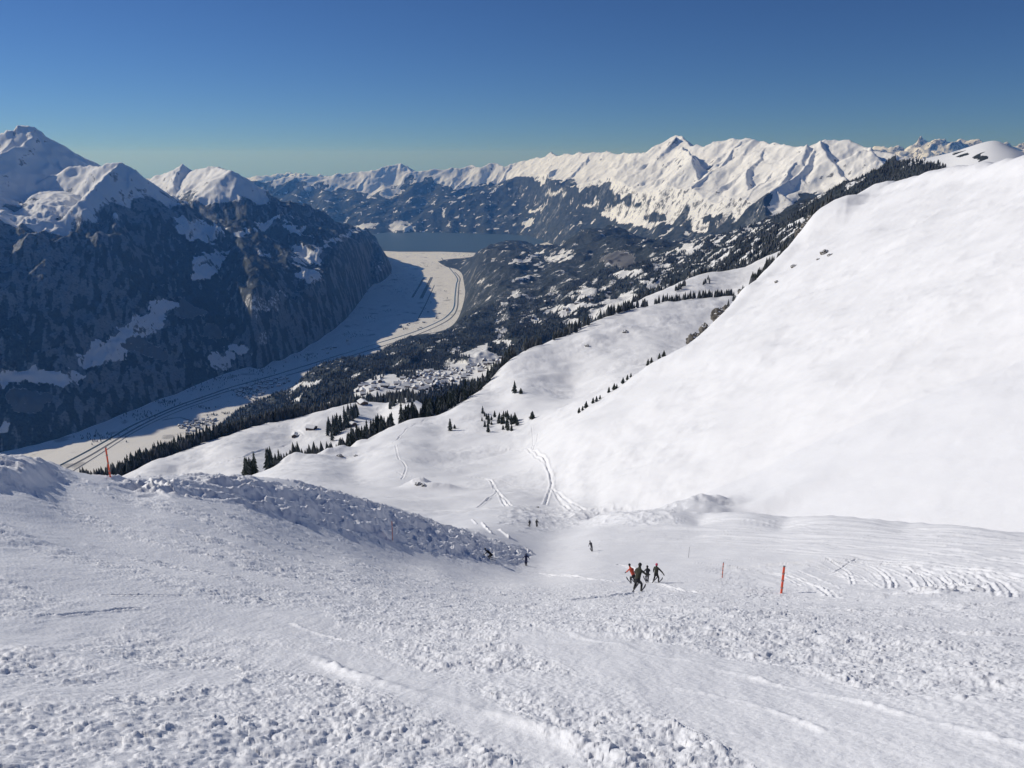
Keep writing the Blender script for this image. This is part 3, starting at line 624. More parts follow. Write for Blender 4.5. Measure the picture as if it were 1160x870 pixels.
# ================================================= the snow we stand on, and the hillside beyond
NCOL = int(1800 * Q); AZ = np.radians(np.linspace(-44, 44, NCOL))
R_SEAM = 205.0
LR = np.r_[np.linspace(math.log(2.2), math.log(R_SEAM), int(1050 * Q)), np.linspace(math.log(R_SEAM), math.log(2350), int(620 * Q))[1:]]
I_SEAM = int(1050 * Q) - 1
LRu = np.linspace(LR[0], LR[-1], 1400)
Zb_u = hill_on_grid(AZ[::2], LRu)
TE_B = Zb_u / np.exp(LRu)[:, None]                # base surface, regular in (log r, azimuth)
def interp_base(az, lr):
    a = np.clip((np.asarray(az) - AZ[0]) / (AZ[2] - AZ[0]), 0, TE_B.shape[1] - 1.001); l = np.clip((np.asarray(lr) - LRu[0]) / (LRu[1] - LRu[0]), 0, len(LRu) - 1.001)
    i = np.floor(l).astype(int); j = np.floor(a).astype(int); f = l - i; g = a - j
    return (TE_B[i, j] * (1 - f) * (1 - g) + TE_B[i + 1, j] * f * (1 - g) + TE_B[i, j + 1] * (1 - f) * g + TE_B[i + 1, j + 1] * f * g)
def hit(px, py, r0=2.5, r1=2300):
    """point of the hillside seen at a picture point (base relief)"""
    a, t = ray(px, py); L = np.linspace(math.log(r0), math.log(r1), 1600); T = interp_base(np.full(1600, a), L)
    k = np.argmax(T >= t)
    if T[k] < t: k = np.argmax(T)
    r = math.exp(L[k]); return r * math.sin(a), r * math.cos(a), r * T[k]

def relief(X, Y, Z, near):
    R = np.hypot(X, Y); A = np.arctan2(X, Y); PX, PY = project(X, Y, Z)
    up = sstep(4, 12, R)
    D = fbm(X / 9, Y / 9, 3, 401) * .16 * up * (1 - .6 * sstep(150, 400, R)) + fbm(X / 70, Y / 70, 3, 405) * 2.2 * sstep(150, 600, R)
    ea, el = zip(*[(ray(p[0], p[1])[0], math.log(p[2])) for p in dens(EDGE)]); ve = np.log(R) - np.interp(A, ea, el)
    wx = PX + 14 * fbm(X / 6, Y / 6, 3, 411) ; wy = PY + 6 * fbm(X / 6 + 5, Y / 6, 3, 415)
    if near:
        mog = sstep(.0, 1, sum(inpoly(wx, wy + o, ((120, 545), (160, 540), (280, 541), (350, 551), (400, 563), (450, 577), (500, 593), (550, 608), (596, 624), (588, 638), (540, 634), (470, 620), (400, 605), (330, 589), (240, 568), (160, 554))).astype(float) for o in (-3, 0, 3)) / 3)
        vis = (R < 118)
        mog = mog * vis
        mxx, myy = X * .94 - Y * .34, X * .34 + Y * .94
        m = ridged(mxx / 2.3, myy / 5.5, 4, 421) - .9; w1, _ = worley(mxx / 1.3, myy / 2.0, 423)
        D += mog * (m * .46 + (w1 - .5) * .2 + .16 * (ridged(X / 1.1, Y / 1.6, 3, 427) - .9))
        bank = blob(PX, PY, 10, 536, 85, 17, 8) * (R < 75); D += sstep(.1, 1, bank) * (.10 + .32 * ridged(X / 2.6, Y / 2.2, 4, 431))
        # churned snow: clods in patches, smooth scraped lanes between
        lane = lambda poly: sum(inpoly(wx, wy + o, poly).astype(float) for o in (-8, -4, 0, 4, 8)) / 5
        smooth = np.maximum.reduce([lane(((560, 715), (660, 716), (820, 752), (1000, 800), (1200, 850), (1200, 900), (930, 900), (800, 830), (700, 780), (600, 740))),
                                    lane(((-60, 712), (120, 692), (150, 700), (60, 722), (-60, 735))), lane(((235, 694), (380, 690), (360, 708), (250, 712))),
                                    lane(((-60, 790), (120, 776), (260, 762), (280, 772), (140, 790), (-60, 800))), lane(((280, 735), (400, 740), (560, 800), (680, 870), (620, 870), (500, 815), (380, 765))),
                                    lane(((610, 640), (700, 600), (1200, 620), (1200, 640), (1100, 640), (800, 628), (760, 640), (640, 650))) * .8])
        pn = fbm(X / 5.5 + .3 * Y, Y / 9, 4, 441); dens_ = sstep(-.25, .3, pn + .15 + 1.0 * blob(PX, PY, 230, 850, 430, 62) + .35 * blob(PX, PY, 500, 740, 260, 40) + .3 * blob(PX, PY, 620, 680, 260, 40) + .25 * blob(PX, PY, 900, 740, 200, 26, -10) - 1.1 * smooth) * (1 - .92 * smooth)
        dens_ *= (R < 95) * (1 - mog)
        dens_ *= 1 - .55 * sstep(38, 75, R)
        cx = X + .05 * perlin(X * 5, Y * 5, 3); cy = Y + .05 * perlin(X * 5 + 7, Y * 5, 4)
        for sz, amp, s in ((.06, .022, 1), (.11, .032, 4), (.2, .038, 5), (.42, .055, 2), (.8, .075, 3)):
            w, rd = worley(cx / sz, cy / sz, 450 + s)
            h = np.clip(1 - w / (.28 + .42 * rd), 0, 1); h = h ** .7 * (.3 + rd) * (sstep(9, 28, R) if sz > .35 else 1)
            thin = sstep(-.1, .35, fbm(X / (sz * 9), Y / (sz * 9), 2, 460 + s))
            D += dens_ * amp * (.78 + .22 * sstep(20, 40, R)) * h * (thin if s > 1 else .8) * sstep(2.4, 4.2, R)
        D += dens_ * .035 * fbm(X / .5, Y / .5, 3, 471)
        wc, rc = worley(X / .09, Y / .09, 457); D += (1 - .8 * smooth) * (1 - mog) * (R < 45) * .012 * np.clip(1 - wc / (.2 + .5 * rc), 0, 1)
        D += .012 * fbm(X / .35, Y / .9, 3, 475) * (R < 60)
        # skid marks: shallow scraped furrows across the slope
        f1 = ridged((X * .35 + Y) / 2.2, (X - .35 * Y) / 16, 3, 481); D += (1 - mog) * up * .10 * (f1 - .9) * sstep(-.3, .3, fbm(X / 14, Y / 14, 2, 485))
        # groomed road on the right
        road = sstep(-.42, -.30, ve) * sstep(.05, -.02, ve) * sstep(math.radians(4.5), math.radians(9), A)
        D += road * .16 * (fbm(ve * 34, A * 3.2, 3, 491) + .4 * perlin(ve * 110, A * 4, 495))
        # tracked hollow beside the orange markers
        hol = lane(((790, 634), (860, 627), (940, 626), (1020, 634), (1120, 652), (1165, 662), (1100, 668), (1010, 666), (950, 672), (880, 678), (830, 656)))
        hol = hol * (R < 80)
        ang = A * 26 + np.log(R) * 7
        D += hol * (-.2 + .07 * (ridged(ang * .9, np.log(R) * 4.5 - A * 6, 3, 501) - .8))
        D += .4 * sstep(.3, 1, blob(PX, PY, 1075, 668, 60, 7, 4)) * (R < 60) * ridged(X / 1.3, Y / 1.3, 3, 511) * .7
    # little knolls
    for (px, py, r, h, wx_, wy_) in ((795, 579, 184, 5.2, 6, 7), (772, 581, 182, 3.0, 7, 7), (835, 583, 174, 2.8, 13, 5), (476, 552, 330, 5.0, 6, 6), (497, 560, 318, 3.2, 9, 4), (385, 516, 560, 6, 7, 9), (372, 522, 545, 5, 9, 8), (352, 530, 520, 4, 12, 8), (330, 533, 520, 5, 8, 8), (405, 512, 600, 4, 8, 8), (705, 381, 1040, 7, 17, 20), (668, 394, 1000, 6, 20, 20)):
        c = pt(px, py, r); q = np.hypot((X - c.x) / wx_, (Y - c.y) / wy_)
        D += h * np.exp(-q ** 2 * .7) * (1 + .14 * fbm(X / (wx_ * .8), Y / (wx_ * .8), 3, 521))
    if not near or True:
        far_ = sstep(120, 260, R)
        D += far_ * (1.8 * fbm(X / 55, Y / 55, 3, 529) + .8 * fbm(X / 18, Y / 18, 3, 531) * sstep(-.2, .3, fbm(X / 90, Y / 90, 2, 533)) + .2 * fbm(X / 5, Y / 5, 3, 535) * sstep(-.1, .3, fbm(X / 60, Y / 60, 2, 537)))
        D += far_ * .55 * (ridged(X / 26 + .01 * Y, Y / 14, 4, 541) - .9) * sstep(math.radians(12), math.radians(22), A)
        bowl = sum(inpoly(wx, wy + o, ((560, 590), (590, 572), (640, 576), (760, 577), (770, 590), (660, 594), (610, 600))).astype(float) for o in (-2, 0, 2)) / 3
        D += bowl * .3 * (ridged(X / 3.2, Y / 7, 3, 545) - .9)
    return D

TRACKS = [  # ski tracks cut into the snow: picture points, width and depth in metres
    ([(610, 490), (606, 505), (604, 510)], 1.0, .35), ([(545, 511), (575, 508), (590, 509), (604, 513), (618, 524), (623, 536), (624, 552), (617, 571)], 1.1, .45), ([(604, 512), (613, 519), (621, 530), (626, 540), (626, 552), (634, 566), (647, 578)], 1.1, .45),
    ([(598, 510), (609, 522), (620, 530), (625, 545), (624, 552), (640, 564), (662, 577)], 1.0, .4), ([(602, 484), (604, 500), (602, 511)], .8, .3), ([(596, 506), (600, 512), (612, 520)], .8, .3),
    ([(544, 541), (555, 546), (562, 556), (570, 567), (574, 574)], 1.0, .4), ([(548, 542), (560, 550), (562, 560), (552, 566), (538, 575)], .9, .35), ([(562, 560), (572, 565), (580, 573)], 1.0, .35), ([(540, 542), (580, 548), (600, 552), (622, 553)], .7, .25),
    ([(546, 592), (552, 600), (557, 604)], .5, -.5), ([(566, 600), (572, 606), (577, 610)], .5, -.5), ([(535, 589), (540, 594)], .5, -.4),
    ([(450, 535), (470, 540), (540, 541)], .9, .3), ([(448, 505), (452, 520), (460, 530), (455, 542)], 1.0, .4), ([(445, 498), (470, 480), (500, 470)], 1.4, .5), ([(230, 533), (262, 521), (300, 510), (330, 502), (350, 496)], 3.5, 1.3), ([(215, 535), (250, 524), (290, 514), (320, 507)], 2.5, .8),
    ([(302, 480), (325, 483), (345, 494)], 3.0, .8), ([(344, 558), (380, 562), (400, 570)], .5, -.3),
    ([(150, 551), (175, 556), (195, 565)], .4, -.3), ([(168, 545), (190, 553), (214, 563)], .4, -.3),
    ([(350, 742), (400, 765), (480, 790), (560, 812), (640, 838), (720, 872)], .20, -.055), ([(330, 705), (360, 715), (400, 728)], .09, -.03), ([(760, 780), (850, 800), (940, 832)], .09, -.018), ([(860, 772), (960, 795), (1060, 822), (1180, 852)], .10, -.03),
    ([(120, 673), (160, 674), (205, 674)], .08, .06), ([(70, 694), (110, 690), (160, 688)], .08, .05), ([(600, 716), (660, 722), (740, 742), (860, 772)], .12, -.02),
    ([(700, 640), (715, 643), (722, 650)], .3, .18), ([(600, 648), (660, 655), (700, 660)], .3, .15), ([(640, 682), (700, 676), (722, 672)], .25, .12), ([(735, 658), (770, 668), (800, 672)], .25, .10)]
rt = random.Random(77)
for k in range(36):                                # sweeping tracks in the hollow on the right
    x0 = 790 + k * 8 + rt.uniform(-14, 14); y0 = 629 + max(0, x0 - 960) * .09 + rt.uniform(-2, 12) * (x0 < 930) + rt.uniform(0, 5); L_ = rt.uniform(80, 150); hg = rt.uniform(20, 36)
    if y0 + hg > 678: hg = 678 - y0
    P_ = [(x0, y0), (x0 + L_ * .38, y0 + hg * .18), (x0 + L_ * .72, y0 + hg * .5), (x0 + L_ * rt.uniform(.9, 1.0), y0 + hg)]
    TRACKS.append((P_, rt.uniform(.11, .22), rt.choice((.04, .06, .09, -.04))))
for k in range(7):
    x0 = 930 + k * 30 + rt.uniform(-16, 16); y0 = 634 + (x0 - 960) * .10; P_ = [(x0, y0), (x0 + 20, y0 + 8), (x0 + 31, y0 + 18), (x0 + 34, y0 + 30)]
    TRACKS.append((P_, rt.uniform(.14, .2), rt.choice((.08, .10))))
for (x0, y0, x1, y1) in ((922, 645, 972, 652), (945, 646, 970, 632), (972, 656, 930, 646)): TRACKS.append(([(x0, y0), ((x0 + x1) / 2, (y0 + y1) / 2 - 1), (x1, y1)], .18, .07))
for k in range(14):                                # long faint lines along the groomed road
    y0 = 592 + k * 2.7; P_ = [(680, y0 + 2), (760, y0 - 3), (860, y0 - 2), (960, y0 + 3 + k * .2), (1060, y0 + 10 + k * .5), (1170, y0 + 18 + k)]
    TRACKS.append((P_, .35, rt.choice((.10, .06, -.06, -.1))))

def carve(X, Y, D, az, lr):
    for L, wd, dp in TRACKS:
        if L[0][1] < 600: wd *= .72; dp *= .7
        A_ = np.array(L, float); S = cubic_up(len(A_), np.linspace(0, len(A_) - 1, (len(A_) - 1) * 5 + 1)) @ A_
        P3 = np.array([hit(a, b) for a, b in S])[:, :2]
        ra = np.arctan2(P3[:, 0], P3[:, 1]); rr = np.log(np.hypot(P3[:, 0], P3[:, 1])); rm = math.exp(rr.min())
        j0, j1 = np.searchsorted(az, [ra.min() - wd * 3 / rm, ra.max() + wd * 3 / rm]); i0, i1 = np.searchsorted(lr, [rr.min() - wd * 3 / rm, rr.max() + wd * 3 / rm])
        if j1 - j0 < 1 or i1 - i0 < 1: continue
        x = X[i0:i1, j0:j1]; y = Y[i0:i1, j0:j1]; d = np.full(x.shape, 1e9)
        for p, q in zip(P3[:-1], P3[1:]):
            if math.hypot(*(q - p)) > 40 * wd + 30: continue
            dx, dy = q - p; t = np.clip(((x - p[0]) * dx + (y - p[1]) * dy) / (dx * dx + dy * dy + 1e-9), 0, 1); d = np.minimum(d, np.hypot(x - p[0] - t * dx, y - p[1] - t * dy))
        wob = np.clip(1 + .9 * perlin(x / (wd * 9), y / (wd * 9), 9), .1, 2) * (1 + .5 * perlin(x / (wd * .9), y / (wd * .9), 19))
        g = -dp * np.exp(-(d / (wd * .55)) ** 2) + (dp * .55 if dp > 0 else 0) * np.exp(-((d - wd * 1.1) / (wd * .45)) ** 2)
        D[i0:i1, j0:j1] += g * wob
    return D

def build_ground():
    m_near = snow_mat('piste_snow', ((1.3, .05, 6), (14, .018, 5)), col=(.86, .865, .885))
    m_far = snow_mat('hill_snow', ((.12, .35, 8),), col=(.9, .9, .91))
    A2, L2 = np.meshgrid(AZ, LR); R = np.exp(L2)
    Zb = interp_base(A2, L2) * R; X = R * np.sin(A2); Y = R * np.cos(A2)
    Dn = relief(X[:I_SEAM + 1], Y[:I_SEAM + 1], Zb[:I_SEAM + 1], True); Df = relief(X[I_SEAM:], Y[I_SEAM:], Zb[I_SEAM:], True if False else False)
    t = sstep(170, R_SEAM, R[:I_SEAM + 1])
    Df2 = relief(X[:I_SEAM + 1][-int(60 * Q) - 40:], Y[:I_SEAM + 1][-int(60 * Q) - 40:], Zb[:I_SEAM + 1][-int(60 * Q) - 40:], False)
    n = Df2.shape[0]; Dn[-n:] = Dn[-n:] * (1 - t[-n:]) + Df2 * t[-n:]
    D = np.r_[Dn, Df[1:]]
    D = carve(X, Y, D, AZ, LR); Z = Zb + D
    grid_mesh('ski_slope', X[:I_SEAM + 1], Y[:I_SEAM + 1], Z[:I_SEAM + 1], m_near)
    grid_mesh('snowy_hillside', X[I_SEAM:], Y[I_SEAM:], Z[I_SEAM:], m_far)
    # the same slope carried on to the sides, behind and under the viewer
    rows = np.arange(len(LR)); an = np.radians(44 + 272 * (lambda t: t ** 2 * (3 - 2 * t))(np.linspace(0, 1, 150))); Lr = LR[rows]; Rr = np.exp(Lr)[:, None]
    wl = sstep(math.radians(34), 0, an - math.radians(44))[None]; wr = sstep(math.radians(34), 0, math.radians(316) - an)[None]
    plane = np.minimum(-1.7 - .52 * Rr * np.cos(an)[None], 60.0)
    k5 = int(5 / 88 * NCOL); dl = (Zb[rows, -1] - Zb[rows, -k5])[:, None] / math.radians(5); dr_ = (Zb[rows, 0] - Zb[rows, k5])[:, None] / math.radians(5)
    al = an[None] - math.radians(44); ar = math.radians(316) - an[None]
    rough = .12 * fbm(Rr * np.sin(an) / 3, Rr * np.cos(an) / 3, 4, 601) * sstep(0, .2, al) * sstep(0, .2, ar)
    Zs = wl * (Z[rows, -1][:, None] + dl * al * np.exp(-al / .25)) + wr * (Z[rows, 0][:, None] + dr_ * ar * np.exp(-ar / .25)) + (1 - wl - wr) * plane + rough
    grid_mesh('upper_slope', Rr * np.sin(an)[None], Rr * np.cos(an)[None], Zs, m_near)
    aa = np.r_[AZ, an[1:]]; rr = np.array([.02, .7, 1.4, 2.2])[:, None]
    ze = np.r_[Z[0], Zs[0, 1:]][None]; zz = -1.7 + (ze + 1.7) * rr / 2.2
    grid_mesh('standing_ground', rr * np.sin(aa)[None], rr * np.cos(aa)[None], zz, m_near)
    return Z
ZH = build_ground()
def ground(x, y):
    """height of the finished hillside"""
    a = math.atan2(x, y); l = math.log(math.hypot(x, y)); j = (a - AZ[0]) / (AZ[1] - AZ[0]); i = np.searchsorted(LR, l) - 1
    if i < 0 or i >= len(LR) - 1 or j < 0 or j >= NCOL - 1: return None
    f = (l - LR[i]) / (LR[i + 1] - LR[i]); jj = int(j); g = j - jj
    return float(ZH[i, jj] * (1 - f) * (1 - g) + ZH[i + 1, jj] * f * (1 - g) + ZH[i, jj + 1] * (1 - f) * g + ZH[i + 1, jj + 1] * f * g)
def seen(px, py, r0=2.5, r1=2340):
    """first point of the finished hillside on the line of sight"""
    a, t = ray(px, py); j = (a - AZ[0]) / (AZ[1] - AZ[0]); jj = int(j); g = j - jj
    T = (ZH[:, jj] * (1 - g) + ZH[:, jj + 1] * g) / np.exp(LR)
    ok = (T >= t) & (LR > math.log(r0)) & (LR < math.log(r1)); k = int(np.argmax(ok))
    if not ok[k]: return None
    r = math.exp(LR[k]); return Vector((r * math.sin(a), r * math.cos(a), r * T[k]))
# ================================================= things
def tag(o, label=None, cat=None, group=None, kind=None):
    if label: o['label'] = label
    if cat: o['category'] = cat
    if group: o['group'] = group
    if kind: o['kind'] = kind
    return o
def empty(name, loc, rz=0.0, scale=1.0):
    o = bpy.data.objects.new(name, None); o.empty_display_size = .3; link(o); o.location = loc; o.rotation_euler = (0, 0, rz); o.scale = (scale,) * 3; return o
def mesh_from(name, V, Fc, mats, midx=None, smooth=False):
    me = bpy.data.meshes.new(name); me.from_pydata([tuple(v) for v in V], [], [tuple(f) for f in Fc])
    for m in mats: me.materials.append(m)
    if midx is not None: me.polygons.foreach_set('material_index', np.array(midx, np.int32))
    if smooth: me.polygons.foreach_set('use_smooth', np.ones(len(me.polygons), bool))
    me.update(); return me
def obj(name, me, parent=None, loc=(0, 0, 0)):
    o = bpy.data.objects.new(name, me); link(o, parent); o.location = loc; return o

M_CROWN = plain('spruce_needles', (.020, .032, .020), .9, .45, .6); M_CROWN_SNOW = plain('dusted_needles', (.13, .145, .14), .9, .6, .8)
M_TRUNK = plain('bark', (.06, .045, .035), .9, .3, 3)
M_WOOD = plain('dark_timber', (.075, .048, .032), .8, .35, 1.5); M_ROOFSNOW = plain('roof_snow', (.86, .87, .89), .6); M_GLASS = plain('window_glass', (.03, .035, .045), .2)
M_STUCCO = plain('house_wall', (.30, .25, .21), .8, .3, .1); M_ROAD = plain('road_surface', (.13, .13, .135), .8, .2, .02); M_RIVER = plain('river_water', (.04, .08, .09), .15)
M_ORANGE = plain('orange_paint', (.80, .10, .035), .5, .15, 6); M_REDD = plain('faded_orange_paint', (.62, .16, .10), .6, .2, 6); M_STEEL = plain('grey_metal', (.25, .25, .26), .4)

def conifer_geo(rnd, H=1.0, tiers=9, nb=9, width=.17):
    """spruce crown of drooping jagged boughs round a tapered stem, unit height"""
    V, F_, MI = [], [], []
    z0 = .06
    for t in range(tiers):
        f = t / (tiers - 1); zb = z0 + (1 - z0) * f * .93; zt = zb + (1 - z0) / tiers * 1.75; rad = width * (1 - f) ** .85 * rnd.uniform(.8, 1.15) + .012
        if t == 0: rad *= .8
        a0 = rnd.random() * 6.3; c = len(V); V.append((rnd.uniform(-.01, .01), rnd.uniform(-.01, .01), min(zt, 1.0)))
        n = nb * 2
        for k in range(n):
            a = a0 + 2 * math.pi * k / n; r = rad * (rnd.uniform(.85, 1.3) if k % 2 == 0 else rnd.uniform(.35, .6)); dz = -.035 * (1 - f) if k % 2 == 0 else .01
            V.append((r * math.cos(a), r * math.sin(a), zb + dz + rnd.uniform(-.012, .012)))
        c2 = len(V); V.append((0, 0, zb + .02))
        for k in range(n):
            F_.append((c, c + 1 + k, c + 1 + (k + 1) % n)); MI.append(1 if rnd.random() < .30 else 0)
            F_.append((c2, c + 1 + (k + 1) % n, c + 1 + k)); MI.append(0)
    return V, F_, MI
def trunk_geo(n=7, r=.016, top=.9):
    V = [(r * (1 - s * .85) * math.cos(2 * math.pi * k / n), r * (1 - s * .85) * math.sin(2 * math.pi * k / n), -.03 + s * (top + .03)) for s in (0, .33, .66, 1) for k in range(n)]
    F_ = [(i * n + k, i * n + (k + 1) % n, (i + 1) * n + (k + 1) % n, (i + 1) * n + k) for i in range(3) for k in range(n)]
    return V, F_
rt = random.Random(99)
CROWNS, JOINED = [], []
TV, TF = trunk_geo(); ME_TRUNK = mesh_from('trunk', TV, TF, [M_TRUNK], smooth=True)
for k in range(6):
    V, F_, MI = conifer_geo(rt, tiers=rt.choice((8, 9, 10)), width=rt.uniform(.13, .2)); CROWNS.append(mesh_from('crown', V, F_, [M_CROWN, M_CROWN_SNOW], MI))
    n = len(V); JOINED.append(mesh_from('spruce', V + TV, F_ + [tuple(i + n for i in f) for f in TF], [M_CROWN, M_CROWN_SNOW, M_TRUNK], MI + [2] * len(TF)))

# skyline of the hillside for every column: tells what stands hidden behind it
RG = np.exp(LR)[:, None]; TEZ = ZH / RG; TEMAX = np.maximum.accumulate(TEZ, axis=0)
def exposed(x, y, z, h):
    """share of a thing of height h standing at x,y,z that the relief in front leaves visible"""
    a = math.atan2(x, y); r = math.hypot(x, y); j = int((a - AZ[0]) / (AZ[1] - AZ[0])); i = int(np.searchsorted(LR, math.log(r))) - 3
    if j < 0 or j >= NCOL or i < 1: return 1
    m = TEMAX[min(i, len(LR) - 1), j] * r
    return max(0, min(1, (z + h - m) / h))
TREES = []
def add_tree(x, y, h, what, lab=None):
    z = ground(x, y)
    if z is None: return
    e = exposed(x, y, z, h)
    if e < .12: return
    px, py = project(x, y, z)
    if not (-60 < px < 1230): return
    TREES.append((h * e * F_PX / math.hypot(x, y), x, y, z, h, what))
def belt(line, n, d0, d1, h0, h1, what, clump=.5):
    """trees along a rim: line of picture points with distances, d0..d1 metres beyond it"""
    L = dens(line, 4)
    for k in range(n):
        f = rt.random() * (len(L) - 1.001); i = int(f); f -= i; p, q = L[i], L[i + 1]
        px = p[0] + f * (q[0] - p[0]); r = p[2] + f * (q[2] - p[2]); a, _ = ray(px, p[1] + f * (q[1] - p[1]))
        if perlin(px / 17.0, r / 90.0, 55) < -clump: continue
        d = d0 + (d1 - d0) * rt.random() ** 1.3; r += d; a += rt.gauss(0, .0015)
        add_tree(r * math.sin(a), r * math.cos(a), rt.uniform(h0, h1) * (1 if rt.random() < .8 else .7), what)
W_LOW = 'spruces behind the low white terrace'; W_MID = 'spruces along the edge of the middle slope'; W_UP = 'spruces between the upper meadows'; W_EDGE = 'small spruces behind the edge of the great flank'
belt([(92, 541, 1000), (145, 536, 1040), (200, 511, 1130), (250, 496, 1210), (300, 480, 1300), (340, 472, 1340)], 1300, -4, 170, 18, 28, W_LOW, .9)
belt([(300, 480, 1310), (340, 470, 1360), (400, 457, 1410), (465, 452, 1450), (500, 448, 1480)], 700, 8, 190, 16, 27, W_LOW, .8)
belt([(372, 505, 1060), (392, 490, 1130), (406, 482, 1200)], 50, -20, 60, 18, 26, W_LOW, .9)
belt([(440, 470, 1250), (468, 462, 1260)], 20, -10, 60, 16, 22, W_LOW, .9)
belt([(275, 541, 500), (330, 527, 540), (390, 513, 600), (440, 487, 685), (480, 473, 735)], 260, 2, 80, 12, 18, W_MID, .4)
belt([(395, 512, 610), (440, 487, 690), (490, 470, 750), (520, 458, 790)], 180, -2, 60, 15, 24, W_MID, .5)
belt([(484, 474, 735), (505, 468, 750), (528, 455, 790)], 60, -24, 40, 15, 24, W_MID, .9)
belt([(515, 460, 785), (545, 440, 855), (575, 409, 930), (600, 395, 985)], 150, -2, 60, 12, 20, W_MID, .5)
belt([(600, 395, 985), (625, 386, 1030), (650, 376, 1080)], 45, 0, 40, 10, 16, W_MID, .2)
belt([(645, 378, 1070), (670, 367, 1115), (700, 355, 1175), (712, 352, 1190)], 80, -6, 60, 13, 21, W_MID, .5)
belt([(712, 352, 1190), (760, 342, 1240), (800, 338, 1280), (830, 335, 1310)], 150, -2, 70, 10, 17, W_UP, .35)
belt([(690, 354, 1650), (730, 336, 1790), (770, 319, 1910), (800, 309, 1990), (835, 304, 2060)], 130, -10, 90, 15, 24, W_UP, .3)
belt([(766, 326, 1760), (775, 322, 1790)], 12, -40, 20, 15, 20, W_UP, .9); belt([(796, 318, 1800), (806, 316, 1830)], 8, -40, 20, 12, 16, W_UP, .9)
RR = [(px, py, r) for px, py, r in rim if 815 < px < 945]
belt(RR, 150, 8, 70, 6, 11, W_EDGE, .5)
TREES.sort(key=lambda t: -t[0])
PLACE = {W_LOW: 'beyond the low white terrace', W_MID: 'along the outer edge of the middle slope', W_UP: 'between the two upper meadows', W_EDGE: 'behind the steep edge of the great white flank'}
def place_tree(kind_i, x, y, z, h, label, group, parts, name='spruce_tree', sx=1.0):
    rz = rt.random() * 6.28
    if parts:
        e = empty(name, (x, y, z - .2), rz, h); obj('trunk', ME_TRUNK, e); obj('crown', CROWNS[kind_i], e)
    else:
        e = obj(name, JOINED[kind_i], None, (x, y, z - .2)); e.rotation_euler = (0, 0, rz); e.scale = (h, h, h)
    e.scale = (h * sx, h * sx, h)
    return tag(e, label, 'tree', group)
rest = []
N_IND = 272
for k, (s, x, y, z, h, what) in enumerate(TREES):
    if k < N_IND:
        big = k < 90
        place_tree(k % 6, x, y, z, h, ('tall ' if h > 19 else 'slender ' if h > 13 else 'small ') + 'dark spruce in the wood ' + PLACE[what], what, big, sx=rt.uniform(.85, 1.25))
    else: rest.append((x, y, z, h))
# single trees and scrub on the open slope
SINGLE = [(583, 446, 13, 'dark spruce beside a low bush on the open white slope above the scrub'), (590, 446, 6, 'low bush beside the lone spruce on the open slope'), (510, 488, 11, 'lone slim spruce on the white slope left of the scrub'), (515, 486, 4, 'tiny shrub beside the lone slim spruce'), (603, 475, 7, 'small dark shrub right of the scrub patches'),]
for (px, py, h, lab) in SINGLE:
    p = seen(px, py, 300)
    if p: place_tree(rt.randrange(6), p.x, p.y, p.z, h, lab, None, True, 'spruce_tree' if h > 8 else 'bush', 1.3 if h > 8 else 2.6)
for (cx, cy, n, sx, sy, lab, grp) in ((552, 478, 15, 6, 8, 'dark dwarf spruce in the left scrub patch of the open slope', 'scrub patch on the left'), (575, 480, 24, 11, 7, 'dark dwarf spruce in the wider right scrub patch of the open slope', 'scrub patch on the right')):
    for k in range(n):
        p = seen(cx + rt.gauss(0, sx * .6), cy + rt.gauss(0, sy * .6), 300)
        if p: place_tree(rt.randrange(6), p.x, p.y, p.z, rt.uniform(3.5, 8), lab, grp, False, 'dwarf_spruce', 1.6)
for (px, py) in ((656, 466), (660, 462), (664, 459), (672, 450), (676, 446), (680, 443), (690, 436), (696, 432), (699, 430), (706, 425), (711, 421), (715, 419), (734, 412), (738, 410), (747, 406), (752, 402)):
    a, _ = ray(px, py); r = np.interp(px, [q[0] for q in rim], [q[2] for q in rim]); x, y = r * math.sin(a), r * math.cos(a); z = ground(x, y)
    if z is not None: place_tree(rt.randrange(6), x, y, z, rt.uniform(2.8, 4.8), 'dark stunted shrub on the long lower edge of the great flank', 'shrubs along the edge of the flank', False, 'shrub', 2.0)

